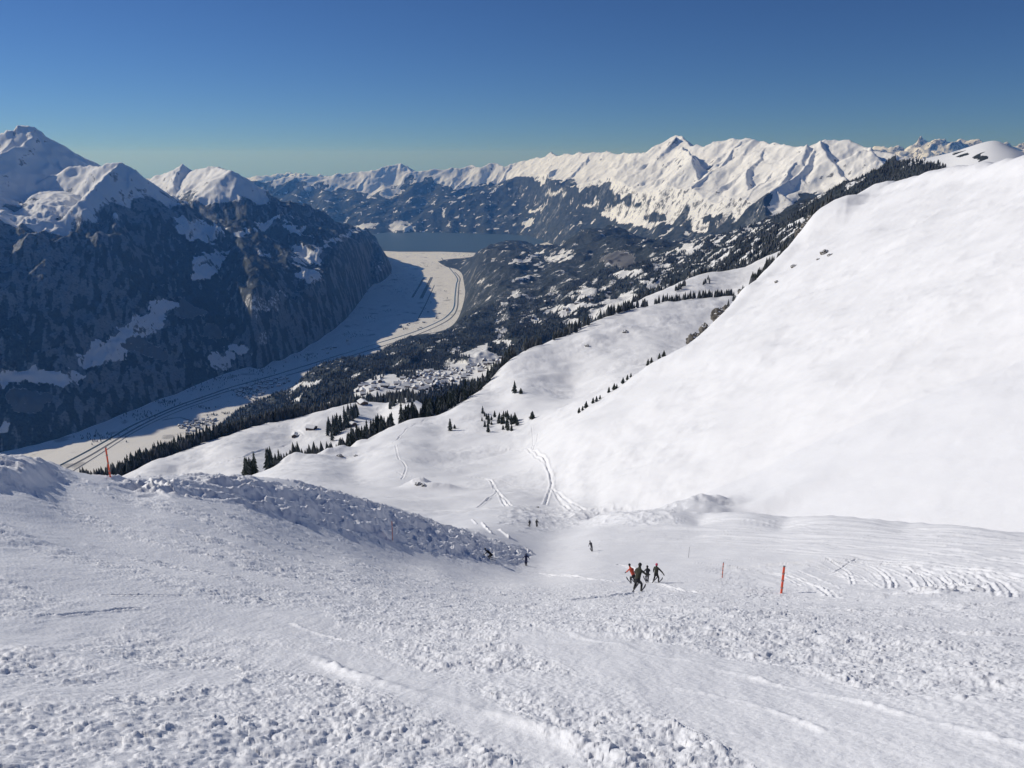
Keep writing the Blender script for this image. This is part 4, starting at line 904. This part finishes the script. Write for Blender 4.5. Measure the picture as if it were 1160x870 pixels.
# ---- woods too many to count: one mesh of small trees on the foothills, plus the rest of the belts
def merged_trees(name, pts, label, nb=6):
    base = []
    for k in range(5):
        V = [(0, 0, 1.0)]; r1 = rt.uniform(.15, .2)
        for ring_z, rr in ((.55, .11), (.12, r1)):
            for q in range(nb): a = 6.283 * (q + rt.random() * .5) / nb; w_ = rr * rt.uniform(.7, 1.3); V.append((w_ * math.cos(a), w_ * math.sin(a), ring_z + rt.uniform(-.05, .05)))
        F_ = [(0, 1 + q, 1 + (q + 1) % nb) for q in range(nb)] + [(1 + q, 1 + nb + q, 1 + (q + 1) % nb) for q in range(nb)] + [(1 + nb + q, 1 + nb + (q + 1) % nb, 1 + (q + 1) % nb) for q in range(nb)]
        base.append((np.array(V), np.array(F_)))
    P = np.array(pts); VV, FF = [], []; off = 0
    for b in range(5):
        S = P[b::5]; V, F_ = base[b]
        VV.append((S[:, None, :3] + V[None] * S[:, None, 3:4]).reshape(-1, 3)); FF.append((F_[None] + (np.arange(len(S)) * len(V))[:, None, None]).reshape(-1, 3) + off); off += len(S) * len(V)
    VV = np.concatenate(VV).astype(np.float32); FF = np.concatenate(FF).astype(np.int32)
    me = bpy.data.meshes.new(name); me.vertices.add(len(VV)); me.vertices.foreach_set('co', VV.ravel()); me.loops.add(len(FF) * 3); me.loops.foreach_set('vertex_index', FF.ravel())
    me.polygons.add(len(FF)); me.polygons.foreach_set('loop_start', np.arange(0, len(FF) * 3, 3, dtype=np.int32)); me.update(calc_edges=True)
    me.materials.append(M_FARWOOD); me.materials.append(M_FARWOOD2); me.polygons.foreach_set('material_index', (np.random.default_rng(2).random(len(FF)) < .3).astype(np.int32))
    return tag(obj(name, me), label, None, None, 'stuff')
M_FARWOOD = plain('wood_needles', (.028, .036, .036), .9, .4, .01); M_FARWOOD2 = plain('frosted_wood_needles', (.085, .09, .10), .9, .4, .01)
merged_trees('forest', [(x, y, z - .3, h) for x, y, z, h in rest], 'rest of the dark spruce wood along the hillside')
g = HILL_GRID; nr_, nc_ = g['Z'].shape; rg = np.random.default_rng(8)
ii = rg.random(150000); ii = (ii * (nr_ - 2) * .72).astype(int); jj = (rg.random(150000) * (nc_ - 2)).astype(int)
rr_ = np.exp(g['lr'][ii]); keep = (g['forest'][ii, jj] > .5) & (g['Z'][ii, jj] > FLOOR + 2) & (rr_ < 5600) & (rg.random(150000) < np.where(rr_ < 3000, .62, (rr_ / 5200) * .7))
PXh, PYh = project(g['X'][ii, jj], g['Y'][ii, jj], g['Z'][ii, jj]); keep &= (PXh > 60) & (PXh < 1070) & (PYh < 600)
ii, jj = ii[keep][:60000], jj[keep][:60000]; hs = rg.uniform(13, 25, len(ii)) * np.where(PXh[keep][:60000] > 880, .62, 1) * np.where(np.exp(g['lr'][ii]) < 3000, 1.15, 1); fx = rg.random(len(ii)); fy = rg.random(len(ii))
Xs = g['X'][ii, jj] * (1 - fx) + g['X'][ii, jj + 1] * fx; Ys = g['Y'][ii, jj] * (1 - fx) + g['Y'][ii, jj + 1] * fx; Zs = g['Z'][ii, jj] * (1 - fx) + g['Z'][ii, jj + 1] * fx
merged_trees('wood', np.c_[Xs, Ys, Zs - 1.5, hs], 'dark conifer wood covering the foothills right of the valley', 5)

# ---- rocks
def rock(px, py, size, label, r=None, flat=.6, mat=None):
    p = seen(px, py, 100) if r is None else pt(px, py, r)
    if p is None: return
    if r is not None:
        z = ground(p.x, p.y); p.z = z if z is not None else p.z
    bm = bmesh.new(); bmesh.ops.create_icosphere(bm, subdivisions=3, radius=1); sd_ = rt.random() * 100
    for v in bm.verts:
        n = fbm(np.array([v.co.x * 1.3 + sd_]), np.array([v.co.y * 1.3 + v.co.z * 1.7]), 4, 3)[0]; v.co *= 1 + .5 * n; v.co.z *= flat
    me = bpy.data.meshes.new('rock'); bm.to_mesh(me); bm.free(); me.materials.append(M_ROCK); me.materials.append(M_ROOFSNOW)
    for f in me.polygons: f.material_index = 1 if f.normal.z > .72 and rt.random() < .8 else 0
    o = obj('rock', me, None, (p.x, p.y, p.z)); o.scale = (size, size * .8, size); o.rotation_euler = (0, 0, rt.random() * 6)
    tag(o, label, 'rock')
M_ROCK = plain('limestone', (.16, .145, .125), .85, .4, 1.2)
for q in ((474, 549, 1.8, 'brown boulder poking from the snowy knoll, left of its pair'), (480, 551, 1.3, 'smaller brown stone just right of the boulder on the knoll'), (385, 517, 2.4, 'snow capped boulder on the white hump at the wood edge'), (403, 517, 1.6, 'small boulder right of the snow capped hump'),
          (665, 392, 3.6, 'dark boulder on the smooth upper shoulder, the left one'), (708, 377, 4.2, 'dark boulder on the smooth upper shoulder, the right one'), (609, 575, .6, 'small dark stone at the end of a ski track in the hollow')): rock(*q[:3], q[3])
for q in ((784, 385, 4.5, 'broken rock at the lower end of the rocky edge'), (790, 379, 3, 'small rock between the two broken rocks of the edge'), (798, 371, 4.5, 'upright dark rock midway up the rocky edge'), (814, 357, 5.5, 'large dark rock on the notch of the edge'), (821, 350, 4, 'grey rock just above the notch of the edge'),
          (838, 336, 2.2, 'little rock above the notch rocks'), (905, 268, 4.5, 'tall dark rock on the upper bend of the edge'), (911, 260, 3.6, 'dark rock above the tall one on the upper bend'), (917, 251, 3.0, 'highest dark rock of the upper bend')): rock(q[0], q[1], q[2] * .8, q[3], float(np.interp(q[0], [w_[0] for w_ in rim], [w_[2] for w_ in rim])) * 1.0, 1.1)
for k, (px, py, s, lab) in enumerate(((934, 287, 3.0, 'largest rock of the outcrop in the white flank'), (940, 290, 1.6, 'small rock right of the outcrop in the flank'), (927, 294, 1.2, 'pebble sized rock below the outcrop in the flank'), (900, 302, 2.2, 'narrow rock left of the outcrop in the flank'), (880, 320, 1.6, 'low rock below the narrow rock of the flank'))): rock(px, py, s, lab)

# ---- chalets and houses
def house_geo(w, d, h, rh, ov=.9):
    V = [(-w, -d, -3), (w, -d, -3), (w, d, -3), (-w, d, -3), (-w, -d, h), (w, -d, h), (w, d, h), (-w, d, h), (0, -d, h + rh), (0, d, h + rh)]
    F_ = [(0, 1, 5, 8, 4), (1, 2, 6, 5), (2, 3, 7, 9, 6), (3, 0, 4, 7)]
    t = .9; k = rh / w
    R = []
    for s in (-1, 1):
        b = len(V) + len(R); x1 = s * (w + ov); z1 = h - ov * k
        R += [(x1, -d - ov, z1 + .02), (0, -d - ov, h + rh + .02), (0, d + ov, h + rh + .02), (x1, d + ov, z1 + .02), (x1, -d - ov, z1 + t), (0, -d - ov, h + rh + t), (0, d + ov, h + rh + t), (x1, d + ov, z1 + t)]
    RF = []
    for s in range(2):
        b = s * 8; q = [(0, 1, 2, 3), (4, 7, 6, 5), (0, 4, 5, 1), (3, 2, 6, 7), (0, 3, 7, 4)]
        RF += [tuple(b + i for i in f) for f in q]
    return V, F_, R, RF
def chalet(px, py, w, d, h, rz, label, r0=300):
    p = seen(px, py, r0)
    if p is None: return
    e = empty('chalet', (p.x, p.y, p.z + .3), rz); V, F_, R, RF = house_geo(w, d, h, w * .5)
    obj('wall', mesh_from('wall', V, F_, [M_WOOD]), e); rf = obj('roof', mesh_from('roof', R, RF, [M_ROOFSNOW]), e)
    for s in (-1, 1):
        x = s * w * .45; y = -d - .05; obj('window', mesh_from('window', [(x - .6, y, 1.2), (x + .6, y, 1.2), (x + .6, y, 2.4), (x - .6, y, 2.4), (x - .6, y + .1, 1.2), (x + .6, y + .1, 1.2), (x + .6, y + .1, 2.4), (x - .6, y + .1, 2.4)], [(0, 1, 2, 3), (4, 7, 6, 5), (0, 4, 5, 1), (3, 2, 6, 7), (1, 5, 6, 2), (0, 3, 7, 4)], [M_GLASS]), e)
    c = [(w * .3 + a, b, h + w * .2 + z) for z in (0, 1.9) for a, b in ((-.4, -.4), (.4, -.4), (.4, .4), (-.4, .4))]
    obj('chimney', mesh_from('chimney', c, [(4, 5, 6, 7), (0, 1, 5, 4), (1, 2, 6, 5), (2, 3, 7, 6), (3, 0, 4, 7)], [M_ROCK]), rf)
    tag(e, label, 'chalet')
chalet(411, 458, 7, 9, 4.5, .5, 'dark timber chalet with snowy roof on the terrace meadow, larger of the pair'); chalet(425, 455, 6, 7, 4, .3, 'smaller chalet right of the larger one on the terrace meadow')
chalet(337, 472, 7, 7, 4, .2, 'chalet on the crest of the low white knoll'); chalet(353, 487, 5, 7, 3.5, 1.2, 'snowed in hut below the knoll chalet'); chalet(399, 483, 4.5, 5, 3.5, .8, 'little hut at the wood edge of the terrace')
chalet(334, 495, 4, 5, 3, .2, 'small hut half buried in the terrace slope')
V, F_, R, RF = house_geo(5.5, 7, 5.5, 3.4); n = len(V)
ME_HOUSE = [mesh_from('house', V + R, F_ + [tuple(i + n for i in f) for f in RF], [m_, M_ROOFSNOW], [0] * len(F_) + [1] * len(RF)) for m_ in (M_STUCCO, M_WOOD)]
def hills_hit(px, py, r0=1900, r1=8000):
    g = HILL_GRID; a, t = ray(px, py); j = int((a - g['az'][0]) / (g['az'][1] - g['az'][0])); T = g['Z'][:, j] / np.exp(g['lr']); ok = (T >= t) & (g['lr'] > math.log(r0)); k = int(np.argmax(ok))
    if not ok[k]: return None
    r = math.exp(g['lr'][k]); z = r * T[k]
    return Vector((r * math.sin(a), r * math.cos(a), max(z, FLOOR)))
def houses(n, poly, label, group, on_floor=False, s0=.8, s1=1.5):
    xs = [p[0] for p in poly]; ys = [p[1] for p in poly]; placed = []; tries = 0
    while len(placed) < n and tries < n * 60:
        tries += 1; px, py = rt.uniform(min(xs), max(xs)), rt.uniform(min(ys), max(ys))
        if not inpoly(np.array([px]), np.array([py]), poly)[0]: continue
        p = on_z(px, py) if on_floor else hills_hit(px, py)
        if p is None or any((p - q).length < 24 for q in placed): continue
        placed.append(p); o = obj('house', rt.choice(ME_HOUSE), None, p); s = rt.uniform(s0, s1); o.scale = (s, s * rt.uniform(.9, 1.5), s); o.rotation_euler = (0, 0, rt.choice((0, 1.57)) + rt.uniform(-.3, .3)); tag(o, label, 'house', group)
houses(95, ((455, 430), (480, 422), (520, 416), (555, 408), (572, 404), (566, 415), (540, 424), (510, 434), (480, 444), (455, 446), (440, 440)), 'small snow roofed house in the hillside village beyond the spruces', 'houses of the hillside village')
houses(12, ((400, 436), (430, 432), (440, 440), (415, 450), (400, 446)), 'small house at the left outskirts of the hillside village', 'houses left of the hillside village')
houses(26, ((200, 484), (215, 476), (232, 472), (246, 474), (240, 482), (215, 492)), 'small house of the valley hamlet just behind the lowest wood', 'houses of the valley hamlet', True)
houses(60, ((264, 442), (290, 434), (325, 426), (330, 432), (305, 442), (288, 454), (272, 450)), 'small house of the valley town beside the road bend', 'houses of the valley town', True)
houses(10, ((450, 366), (475, 358), (490, 345), (505, 345), (500, 360), (470, 378), (455, 375)), 'farmhouse alone on the sunlit valley floor near the runway', 'farmhouses on the sunlit valley floor', True, .9, 1.6)
houses(9, ((300, 415), (360, 398), (400, 380), (395, 392), (340, 412)), 'farmhouse in the shaded strip of the valley floor', 'farmhouses in the shaded valley', True)
houses(14, ((560, 352), (700, 320), (730, 320), (690, 342), (640, 356), (600, 370)), 'house scattered among the wooded foothills', 'houses among the wooded foothills')

# ---- roads, runway and river on the valley floor
def strip(name, line, width, mat, z=FLOOR + 1.2, kind='structure', label=None, thick=1.0):
    A_ = np.array(line, float); S = cubic_up(len(A_), np.linspace(0, len(A_) - 1, (len(A_) - 1) * 6 + 1)) @ A_; P = [on_z(a, b, z) for a, b in S]
    V, F_ = [], []
    for i, p in enumerate(P):
        t = (P[min(i + 1, len(P) - 1)] - P[max(i - 1, 0)]).normalized(); n_ = Vector((-t.y, t.x, 0)) * width / 2; V += [p + n_, p - n_, p + n_ - Vector((0, 0, thick + .6)), p - n_ - Vector((0, 0, thick + .6))]
        if i: b = 4 * i; F_ += [(b - 4, b, b + 1, b - 3), (b - 4, b - 2, b + 2, b), (b - 3, b + 1, b + 3, b - 1)]
    o = obj(name, mesh_from(name, V, F_, [mat])); o['kind'] = kind; return o
strip('valley_road', [(66, 535), (100, 517), (125, 502), (150, 487), (175, 474), (200, 463), (240, 449), (262, 442), (300, 432), (340, 421), (385, 407), (430, 393), (470, 380), (500, 367), (513, 358), (518, 348), (519, 335), (520, 322), (521, 315), (515, 308)], 11, M_ROAD)
strip('river', [(58, 532), (95, 513), (122, 498), (148, 483), (174, 471), (200, 460), (240, 446), (262, 438.5), (300, 428), (340, 416), (385, 402), (430, 388), (470, 375.5), (498, 363.5), (509.5, 355), (514.5, 347), (515.5, 335), (517, 322), (518, 315), (508, 302), (500, 292)], 12, M_RIVER)
strip('railway', [(80, 535), (112, 515), (135, 500), (158, 486), (185, 473), (215, 461), (250, 449)], 5, M_ROAD)
strip('runway', [(467, 337), (473, 327), (480, 315)], 22, M_ROAD); strip('taxiway', [(477, 338), (483, 326), (489, 314)], 34, M_ROAD); strip('farm_lane', [(472, 364), (482, 345), (492, 323)], 9, M_ROAD)
strip('village_lane', [(232, 481), (215, 476), (202, 473), (184, 476)], 7, M_ROAD); strip('town_lane', [(262, 441), (275, 448), (292, 456)], 8, M_ROAD); strip('field_lane', [(300, 455), (318, 448), (335, 441)], 8, M_ROAD)
# hedges and trees dotted over the valley floor
pts = []
for (cx, cy, n_, sx, sy) in ((280, 444, 60, 14, 6), (300, 434, 50, 20, 4), (242, 470, 14, 5, 1), (255, 468, 10, 4, 1), (225, 482, 30, 12, 4), (250, 430, 60, 24, 5), (215, 440, 50, 20, 4), (458, 373, 8, 4, 1), (480, 350, 6, 4, 1), (487, 343, 6, 4, 1), (502, 330, 8, 5, 1), (490, 331, 6, 3, 1), (505, 338, 6, 4, 1), (450, 330, 40, 12, 3), (440, 352, 20, 9, 2), (455, 318, 40, 18, 3),
                             (420, 360, 30, 9, 3), (400, 380, 30, 12, 3), (350, 404, 40, 16, 3), (300, 420, 50, 16, 4), (160, 470, 60, 20, 5), (110, 495, 60, 20, 6), (190, 456, 60, 16, 3), (230, 462, 20, 14, 2), (500, 303, 20, 6, 2), (482, 300, 25, 10, 2), (450, 312, 30, 16, 2), (525, 290, 40, 14, 2)):
    for k in range(n_): p = on_z(rt.gauss(cx, sx * .6), rt.gauss(cy, sy * .6)); pts.append((p.x, p.y, FLOOR - .5, rt.uniform(8, 16)))
merged_trees('valley_trees', pts, 'dark trees and hedges dotted over the valley floor')

# ---- marker poles
def pole(px, py, h, d, mat, label, lean=0.0, bands=True):
    p = seen(px, py, 15)
    e = empty('marker_pole', p + Vector((0, 0, -.05)), 0); e.rotation_euler = (0, lean, .3)
    def cyl(name, r, z0, z1, m, parent):
        n_ = 12; V = [(r * math.cos(6.2832 * k / n_), r * math.sin(6.2832 * k / n_), z) for z in (z0, z1) for k in range(n_)] + [(0, 0, z1 + r * .5)]
        F_ = [(k, (k + 1) % n_, n_ + (k + 1) % n_, n_ + k) for k in range(n_)] + [(n_ + k, n_ + (k + 1) % n_, 2 * n_) for k in range(n_)]; return obj(name, mesh_from(name, V, F_, [m], smooth=False), parent)
    cyl('post', d / 2, -.4, h, mat, e)
    if bands:
        for f in (.22, .48, .74): cyl('collar', d / 2 * 1.35, h * f, h * f + .05, M_STEEL, e)
        cyl('cap', d / 2 * 1.2, h, h + .04, M_STEEL, e)
    tag(e, label, 'pole', None); return e
pole(125, 541, 2.0, .10, M_ORANGE, 'orange marker pole standing alone on the left crest'); pole(885, 672, 2.05, .15, M_ORANGE, 'thickest bright orange marker pole beside the tracked hollow')
pole(818, 655, 1.6, .09, M_REDD, 'thin faded orange marker pole left of the thick one'); pole(445, 614, 2.0, .07, M_REDD, 'faint reddish marker pole at the foot of the bumpy bank'); pole(780, 632, 1.6, .06, M_STEEL, 'thin grey marker pole on the groomed piste', 0, False)
# ================================================= skiers
def cloth(name, col): return plain(name, col, .8, .25, 9)
M_SKIN = plain('skin', (.5, .3, .22), .6); M_GLOVE = plain('black_gloves', (.012, .012, .014), .7); M_BOOT = plain('boots', (.02, .02, .022), .4); M_SKI = plain('ski_top', (.05, .05, .06), .3)
def person(foot, height, rz, jacket, trousers, helmet, label, pose, skis=True, pack=None):
    """body grown over a skeleton with a Skin modifier; y is the facing direction"""
    hip_z = pose.get('hip', .50); lean = pose.get('lean', .12); side = pose.get('side', 0); st = pose.get('stance', .10); cr = pose.get('crouch', .05); arms = pose.get('arms', ((.16, .10, -.2), (.16, .10, -.2)))
    turn = pose.get('turn', 0)
    J = {}
    J['pelvis'] = Vector((side * .0, -cr * .6, hip_z)); J['waist'] = J['pelvis'] + Vector((side * .03, lean * .25, .09)); J['chest'] = J['waist'] + Vector((side * .05, lean * .5, .13)); J['neck'] = J['chest'] + Vector((side * .03, lean * .35, .10)); J['head'] = J['neck'] + Vector((side * .01, lean * .12, .075)); J['crown'] = J['head'] + Vector((0, 0, .055))
    R = {'pelvis': .082, 'waist': .078, 'chest': .092, 'neck': .036, 'head': .052, 'crown': .045}; E = [('pelvis', 'waist'), ('waist', 'chest'), ('chest', 'neck'), ('neck', 'head'), ('head', 'crown')]
    for s, k in ((-1, 'l'), (1, 'r')):
        fx = s * st + pose.get('shift', 0); fy = pose.get('foot' + k, 0)
        ank = Vector((fx, fy, .045)); hipj = J['pelvis'] + Vector((s * .05, 0, -.03)); mid = (hipj + ank) / 2; knee = mid + Vector((s * .012, cr * 1.6 + .012, .01))
        J['hip' + k], J['knee' + k], J['ank' + k], J['toe' + k] = hipj, knee, ank, ank + Vector((0, .085, -.02))
        R.update({'hip' + k: .062, 'knee' + k: .045, 'ank' + k: .036, 'toe' + k: .026}); E += [('pelvis', 'hip' + k), ('hip' + k, 'knee' + k), ('knee' + k, 'ank' + k), ('ank' + k, 'toe' + k)]
        a = arms[0] if s < 0 else arms[1]; sh = J['chest'] + Vector((s * .105, 0, .055)); el = sh + Vector((s * a[0] * .55, a[1] * .2, -.14 + max(0, a[2]) * .2)); wr = el + Vector((s * a[0] * .5, a[1], a[2] * .45)).normalized() * .135; hd = wr + (wr - el).normalized() * .05
        J['sh' + k], J['el' + k], J['wr' + k], J['hd' + k] = sh, el, wr, hd; R.update({'sh' + k: .044, 'el' + k: .034, 'wr' + k: .024, 'hd' + k: .026}); E += [('chest', 'sh' + k), ('sh' + k, 'el' + k), ('el' + k, 'wr' + k), ('wr' + k, 'hd' + k)]
        for f_ in range(5):                         # fingers, slightly curled
            o_ = (f_ - 1.5) * .011 if f_ < 4 else .0; dr = (wr - el).normalized(); si = Vector((0, 1, 0)); L = (.030, .036, .034, .028, .024)[f_]
            b = hd + si * o_ if f_ < 4 else wr + si * .018; t1 = b + dr * L + (si * .016 if f_ == 4 else Vector((0, 0, -.008))); J[f'f{f_}{k}'] = t1; R[f'f{f_}{k}'] = .0065; E.append(('hd' + k, f'f{f_}{k}'))
    names = list(J); idx = {n_: i for i, n_ in enumerate(names)}
    me = bpy.data.meshes.new('person_skeleton'); me.from_pydata([J[n_] * height for n_ in names], [(idx[a], idx[b]) for a, b in E], [])
    o = bpy.data.objects.new('person', me); link(o); md = o.modifiers.new('s', 'SKIN'); sv = me.skin_vertices[0].data if me.skin_vertices else None
    if sv is None:
        bm = bmesh.new(); bm.from_mesh(me); bm.verts.layers.skin.verify(); bm.to_mesh(me); bm.free(); sv = me.skin_vertices[0].data
    for n_ in names: sv[idx[n_]].radius = (R[n_] * 1.14 * height * (1.12 if n_ in ('chest', 'waist', 'pelvis') else 1), R[n_] * 1.12 * height * .9); sv[idx[n_]].use_root = n_ == 'pelvis'
    o.modifiers.new('u', 'SUBSURF').levels = 1
    dg = bpy.context.evaluated_depsgraph_get(); body = bpy.data.meshes.new_from_object(o.evaluated_get(dg)); body.name = 'person'; o.modifiers.clear(); o.data = body; bpy.data.meshes.remove(me)
    for m_ in (jacket, trousers, M_SKIN, M_GLOVE, M_BOOT): body.materials.append(m_)
    kn = [(n_, J[n_] * height) for n_ in names]
    zone = {'head': 2, 'crown': 2, 'neck': 2, 'wr': 3, 'hd': 3, 'pelvis': 1, 'hip': 1, 'knee': 1, 'ank': 4, 'toe': 4}
    for f in body.polygons:
        c = f.center; n_ = min(kn, key=lambda q: (q[1] - c).length - R[q[0]] * height * .5)[0]
        z_ = 3 if n_[0] == 'f' else zone.get(n_, zone.get(n_[:-1], 0))
        if z_ == 2 and (n_ == 'neck' or c.y < J['head'].y * height + .01): z_ = 3 if n_ != 'neck' else 0
        f.material_index = z_; f.use_smooth = True
    o.location = foot; o.rotation_euler = (0, 0, rz); tag(o, label, 'person')
    # helmet with a rim, goggles strap band, skis
    def ell(name, c, rx, ry, rz_, m_, cut=None):
        bm = bmesh.new(); bmesh.ops.create_uvsphere(bm, u_segments=16, v_segments=10, radius=1)
        for v in bm.verts:
            if cut is not None and v.co.z < cut: v.co.z = cut
            v.co = Vector((v.co.x * rx, v.co.y * ry, v.co.z * rz_)) + c
        me_ = bpy.data.meshes.new(name); bm.to_mesh(me_); bm.free(); me_.materials.append(m_)
        for f in me_.polygons: f.use_smooth = True
        return obj(name, me_, o)
    H_ = height; hc = (J['head'] + Vector((0, -.004, .03))) * H_
    hm = ell('helmet', hc, .066 * H_, .074 * H_, .068 * H_, helmet, -.35); ell('goggles', (J['head'] + Vector((0, .048, .008))) * H_, .038 * H_, .02 * H_, .018 * H_, M_GLOVE)
    ell('nose', (J['head'] + Vector((0, .062, -.012))) * H_, .008 * H_, .012 * H_, .012 * H_, M_SKIN)
    if pack is not None: ell('backpack', (J['chest'] + Vector((0, -.10, .0))) * H_, .085 * H_, .055 * H_, .13 * H_, pack)
    if skis:
        for k in 'lr':
            a = J['ank' + k] * H_; V, F_ = [], []
            for i, (yy, zz, ww) in enumerate(((-.72, .0, .04), (-.2, -.01, .035), (.3, -.01, .035), (.75, 0, .05), (.86, .05, .045), (.92, .12, .01))):
                V += [(a.x - ww, a.y + yy, zz + .03), (a.x + ww, a.y + yy, zz + .03), (a.x + ww, a.y + yy, zz + .005), (a.x - ww, a.y + yy, zz + .005)]
                if i: b = 4 * i; F_ += [(b - 4, b - 3, b + 1, b), (b - 3, b - 2, b + 2, b + 1), (b - 2, b - 1, b + 3, b + 2), (b - 1, b - 4, b, b + 3)]
            F_ += [(0, 3, 2, 1), (20, 21, 22, 23)]; obj('ski', mesh_from('ski', V, F_, [M_SKI]), o)
    return o
C_OLIVE = cloth('olive_jacket', (.045, .048, .032)); C_BLACK = cloth('black_cloth', (.012, .013, .017)); C_ORANGE = cloth('orange_jacket', (.60, .09, .045)); C_NAVY = cloth('navy_cloth', (.015, .022, .07)); C_GREY = cloth('grey_cloth', (.09, .09, .10)); C_DARK = cloth('charcoal_cloth', (.035, .037, .042))
H_BLACK = plain('black_helmet', (.012, .012, .014), .3); H_RED = plain('pink_red_helmet', (.62, .03, .10), .35); H_GREY = plain('grey_helmet', (.14, .14, .15), .35); H_NAVY = plain('navy_helmet', (.02, .025, .06), .35)
def at(px, py): return seen(px, py, 15) + Vector((0, 0, .02))
person(at(722, 670), 1.95, -.5, C_OLIVE, C_BLACK, H_BLACK, 'nearest skier of the group in an olive jacket and dark helmet, knees bent, arm out', {'hip': .46, 'lean': .25, 'crouch': .09, 'stance': .13, 'arms': ((.08, .25, -.6), (.26, .3, -.25)), 'side': -.3})
person(at(717, 661), 1.66, .3, C_ORANGE, C_BLACK, H_BLACK, 'skier in a bright orange jacket half hidden behind the nearest skier', {'hip': .44, 'lean': .35, 'crouch': .10, 'stance': .10, 'arms': ((.15, .25, -.6), (.1, .3, -.5)), 'side': -.5})
person(at(733, 660), 1.62, .1, C_DARK, C_GREY, H_BLACK, 'slim skier in charcoal and grey between the olive jackets', {'hip': .49, 'lean': .12, 'crouch': .04, 'stance': .05, 'arms': ((.1, .3, -.4), (.1, .3, -.4))})
person(at(743, 660), 1.85, -.6, C_OLIVE, C_BLACK, H_RED, 'skier with a pinkish red helmet and olive jacket, arms spread', {'hip': .47, 'lean': .12, 'crouch': .05, 'stance': .13, 'arms': ((.08, .1, -.6), (.34, .08, -.6)), 'side': -.5})
person(at(556, 634), 1.55, 1.2, C_BLACK, C_BLACK, H_BLACK, 'small dark skier crouching low at the foot of the bumpy bank', {'hip': .34, 'lean': .5, 'crouch': .16, 'stance': .15, 'arms': ((.3, .4, -.5), (.3, .3, -.4)), 'side': .2})
person(at(596, 641), 1.8, .1, C_NAVY, C_NAVY, H_NAVY, 'skier all in navy with elbows out, near the end of the bank', {'hip': .50, 'lean': .1, 'crouch': .03, 'stance': .045, 'arms': ((.20, .1, -.6), (.20, .1, -.6))})
person(at(600, 597), 1.7, .4, C_BLACK, C_BLACK, H_BLACK, 'shorter of the two dark figures standing side by side far down the piste', {'hip': .50, 'lean': .03, 'crouch': .01, 'stance': .05, 'arms': ((.1, .1, -.6), (.1, .1, -.6))})
person(at(608, 597), 1.98, -.2, C_BLACK, C_BLACK, H_BLACK, 'taller of the two dark figures standing side by side far down the piste', {'hip': .50, 'lean': .03, 'crouch': .01, 'stance': .05, 'arms': ((.1, .1, -.6), (.1, .1, -.6))})
person(at(670, 625), 1.7, .2, C_GREY, C_GREY, H_GREY, 'lone grey figure leaning sideways midway down the piste', {'hip': .50, 'lean': .2, 'crouch': .02, 'stance': .04, 'side': -.8, 'shift': .06, 'arms': ((.05, .05, -.6), (.05, .05, -.6))})
# ------------------------------------------------------------------ light, sky, camera
SUN_AZ, SUN_EL = math.radians(-64), math.radians(28.5)
sc = bpy.context.scene
w = bpy.data.worlds.new('World'); sc.world = w; w.use_nodes = True
nt = w.node_tree; bg = nt.nodes['Background']
sky = nt.nodes.new('ShaderNodeTexSky'); sky.sky_type = 'NISHITA'; sky.sun_disc = False
sky.sun_elevation = SUN_EL; sky.sun_rotation = SUN_AZ; sky.altitude = 3500; sky.air_density = 1.0; sky.dust_density = 0.0; sky.ozone_density = 3.0
tint = nt.nodes.new('ShaderNodeMix'); tint.data_type = 'RGBA'; tint.blend_type = 'MULTIPLY'; tint.inputs[0].default_value = 1; tint.inputs[7].default_value = (.52, .765, 1.14, 1)
nt.links.new(sky.outputs[0], tint.inputs[6]); nt.links.new(tint.outputs[2], bg.inputs[0]); bg.inputs[1].default_value = .051
sl = bpy.data.lights.new('sun', 'SUN'); sl.energy = 3.4; sl.angle = math.radians(.5); sl.color = (1, .955, .89)
so = link(bpy.data.objects.new('sun', sl))
sd = Vector((math.sin(SUN_AZ) * math.cos(SUN_EL), math.cos(SUN_AZ) * math.cos(SUN_EL), math.sin(SUN_EL)))
so.rotation_euler = sd.to_track_quat('Z', 'Y').to_euler(); so.location = sd * 100
cd = bpy.data.cameras.new('camera'); cam = link(bpy.data.objects.new('camera', cd)); sc.camera = cam
cd.sensor_width = 36; cd.lens = 36 * F_PX / 1160; cd.clip_start = .2; cd.clip_end = 90000
cam.rotation_euler = (math.pi / 2 - PITCH, 0, 0)
sc.view_settings.view_transform = 'Standard'; sc.view_settings.look = 'None'; sc.view_settings.exposure = 0.02; sc.view_settings.gamma = 1
sc.cycles.max_bounces = 5; sc.cycles.diffuse_bounces = 3; sc.cycles.volume_bounces = 0
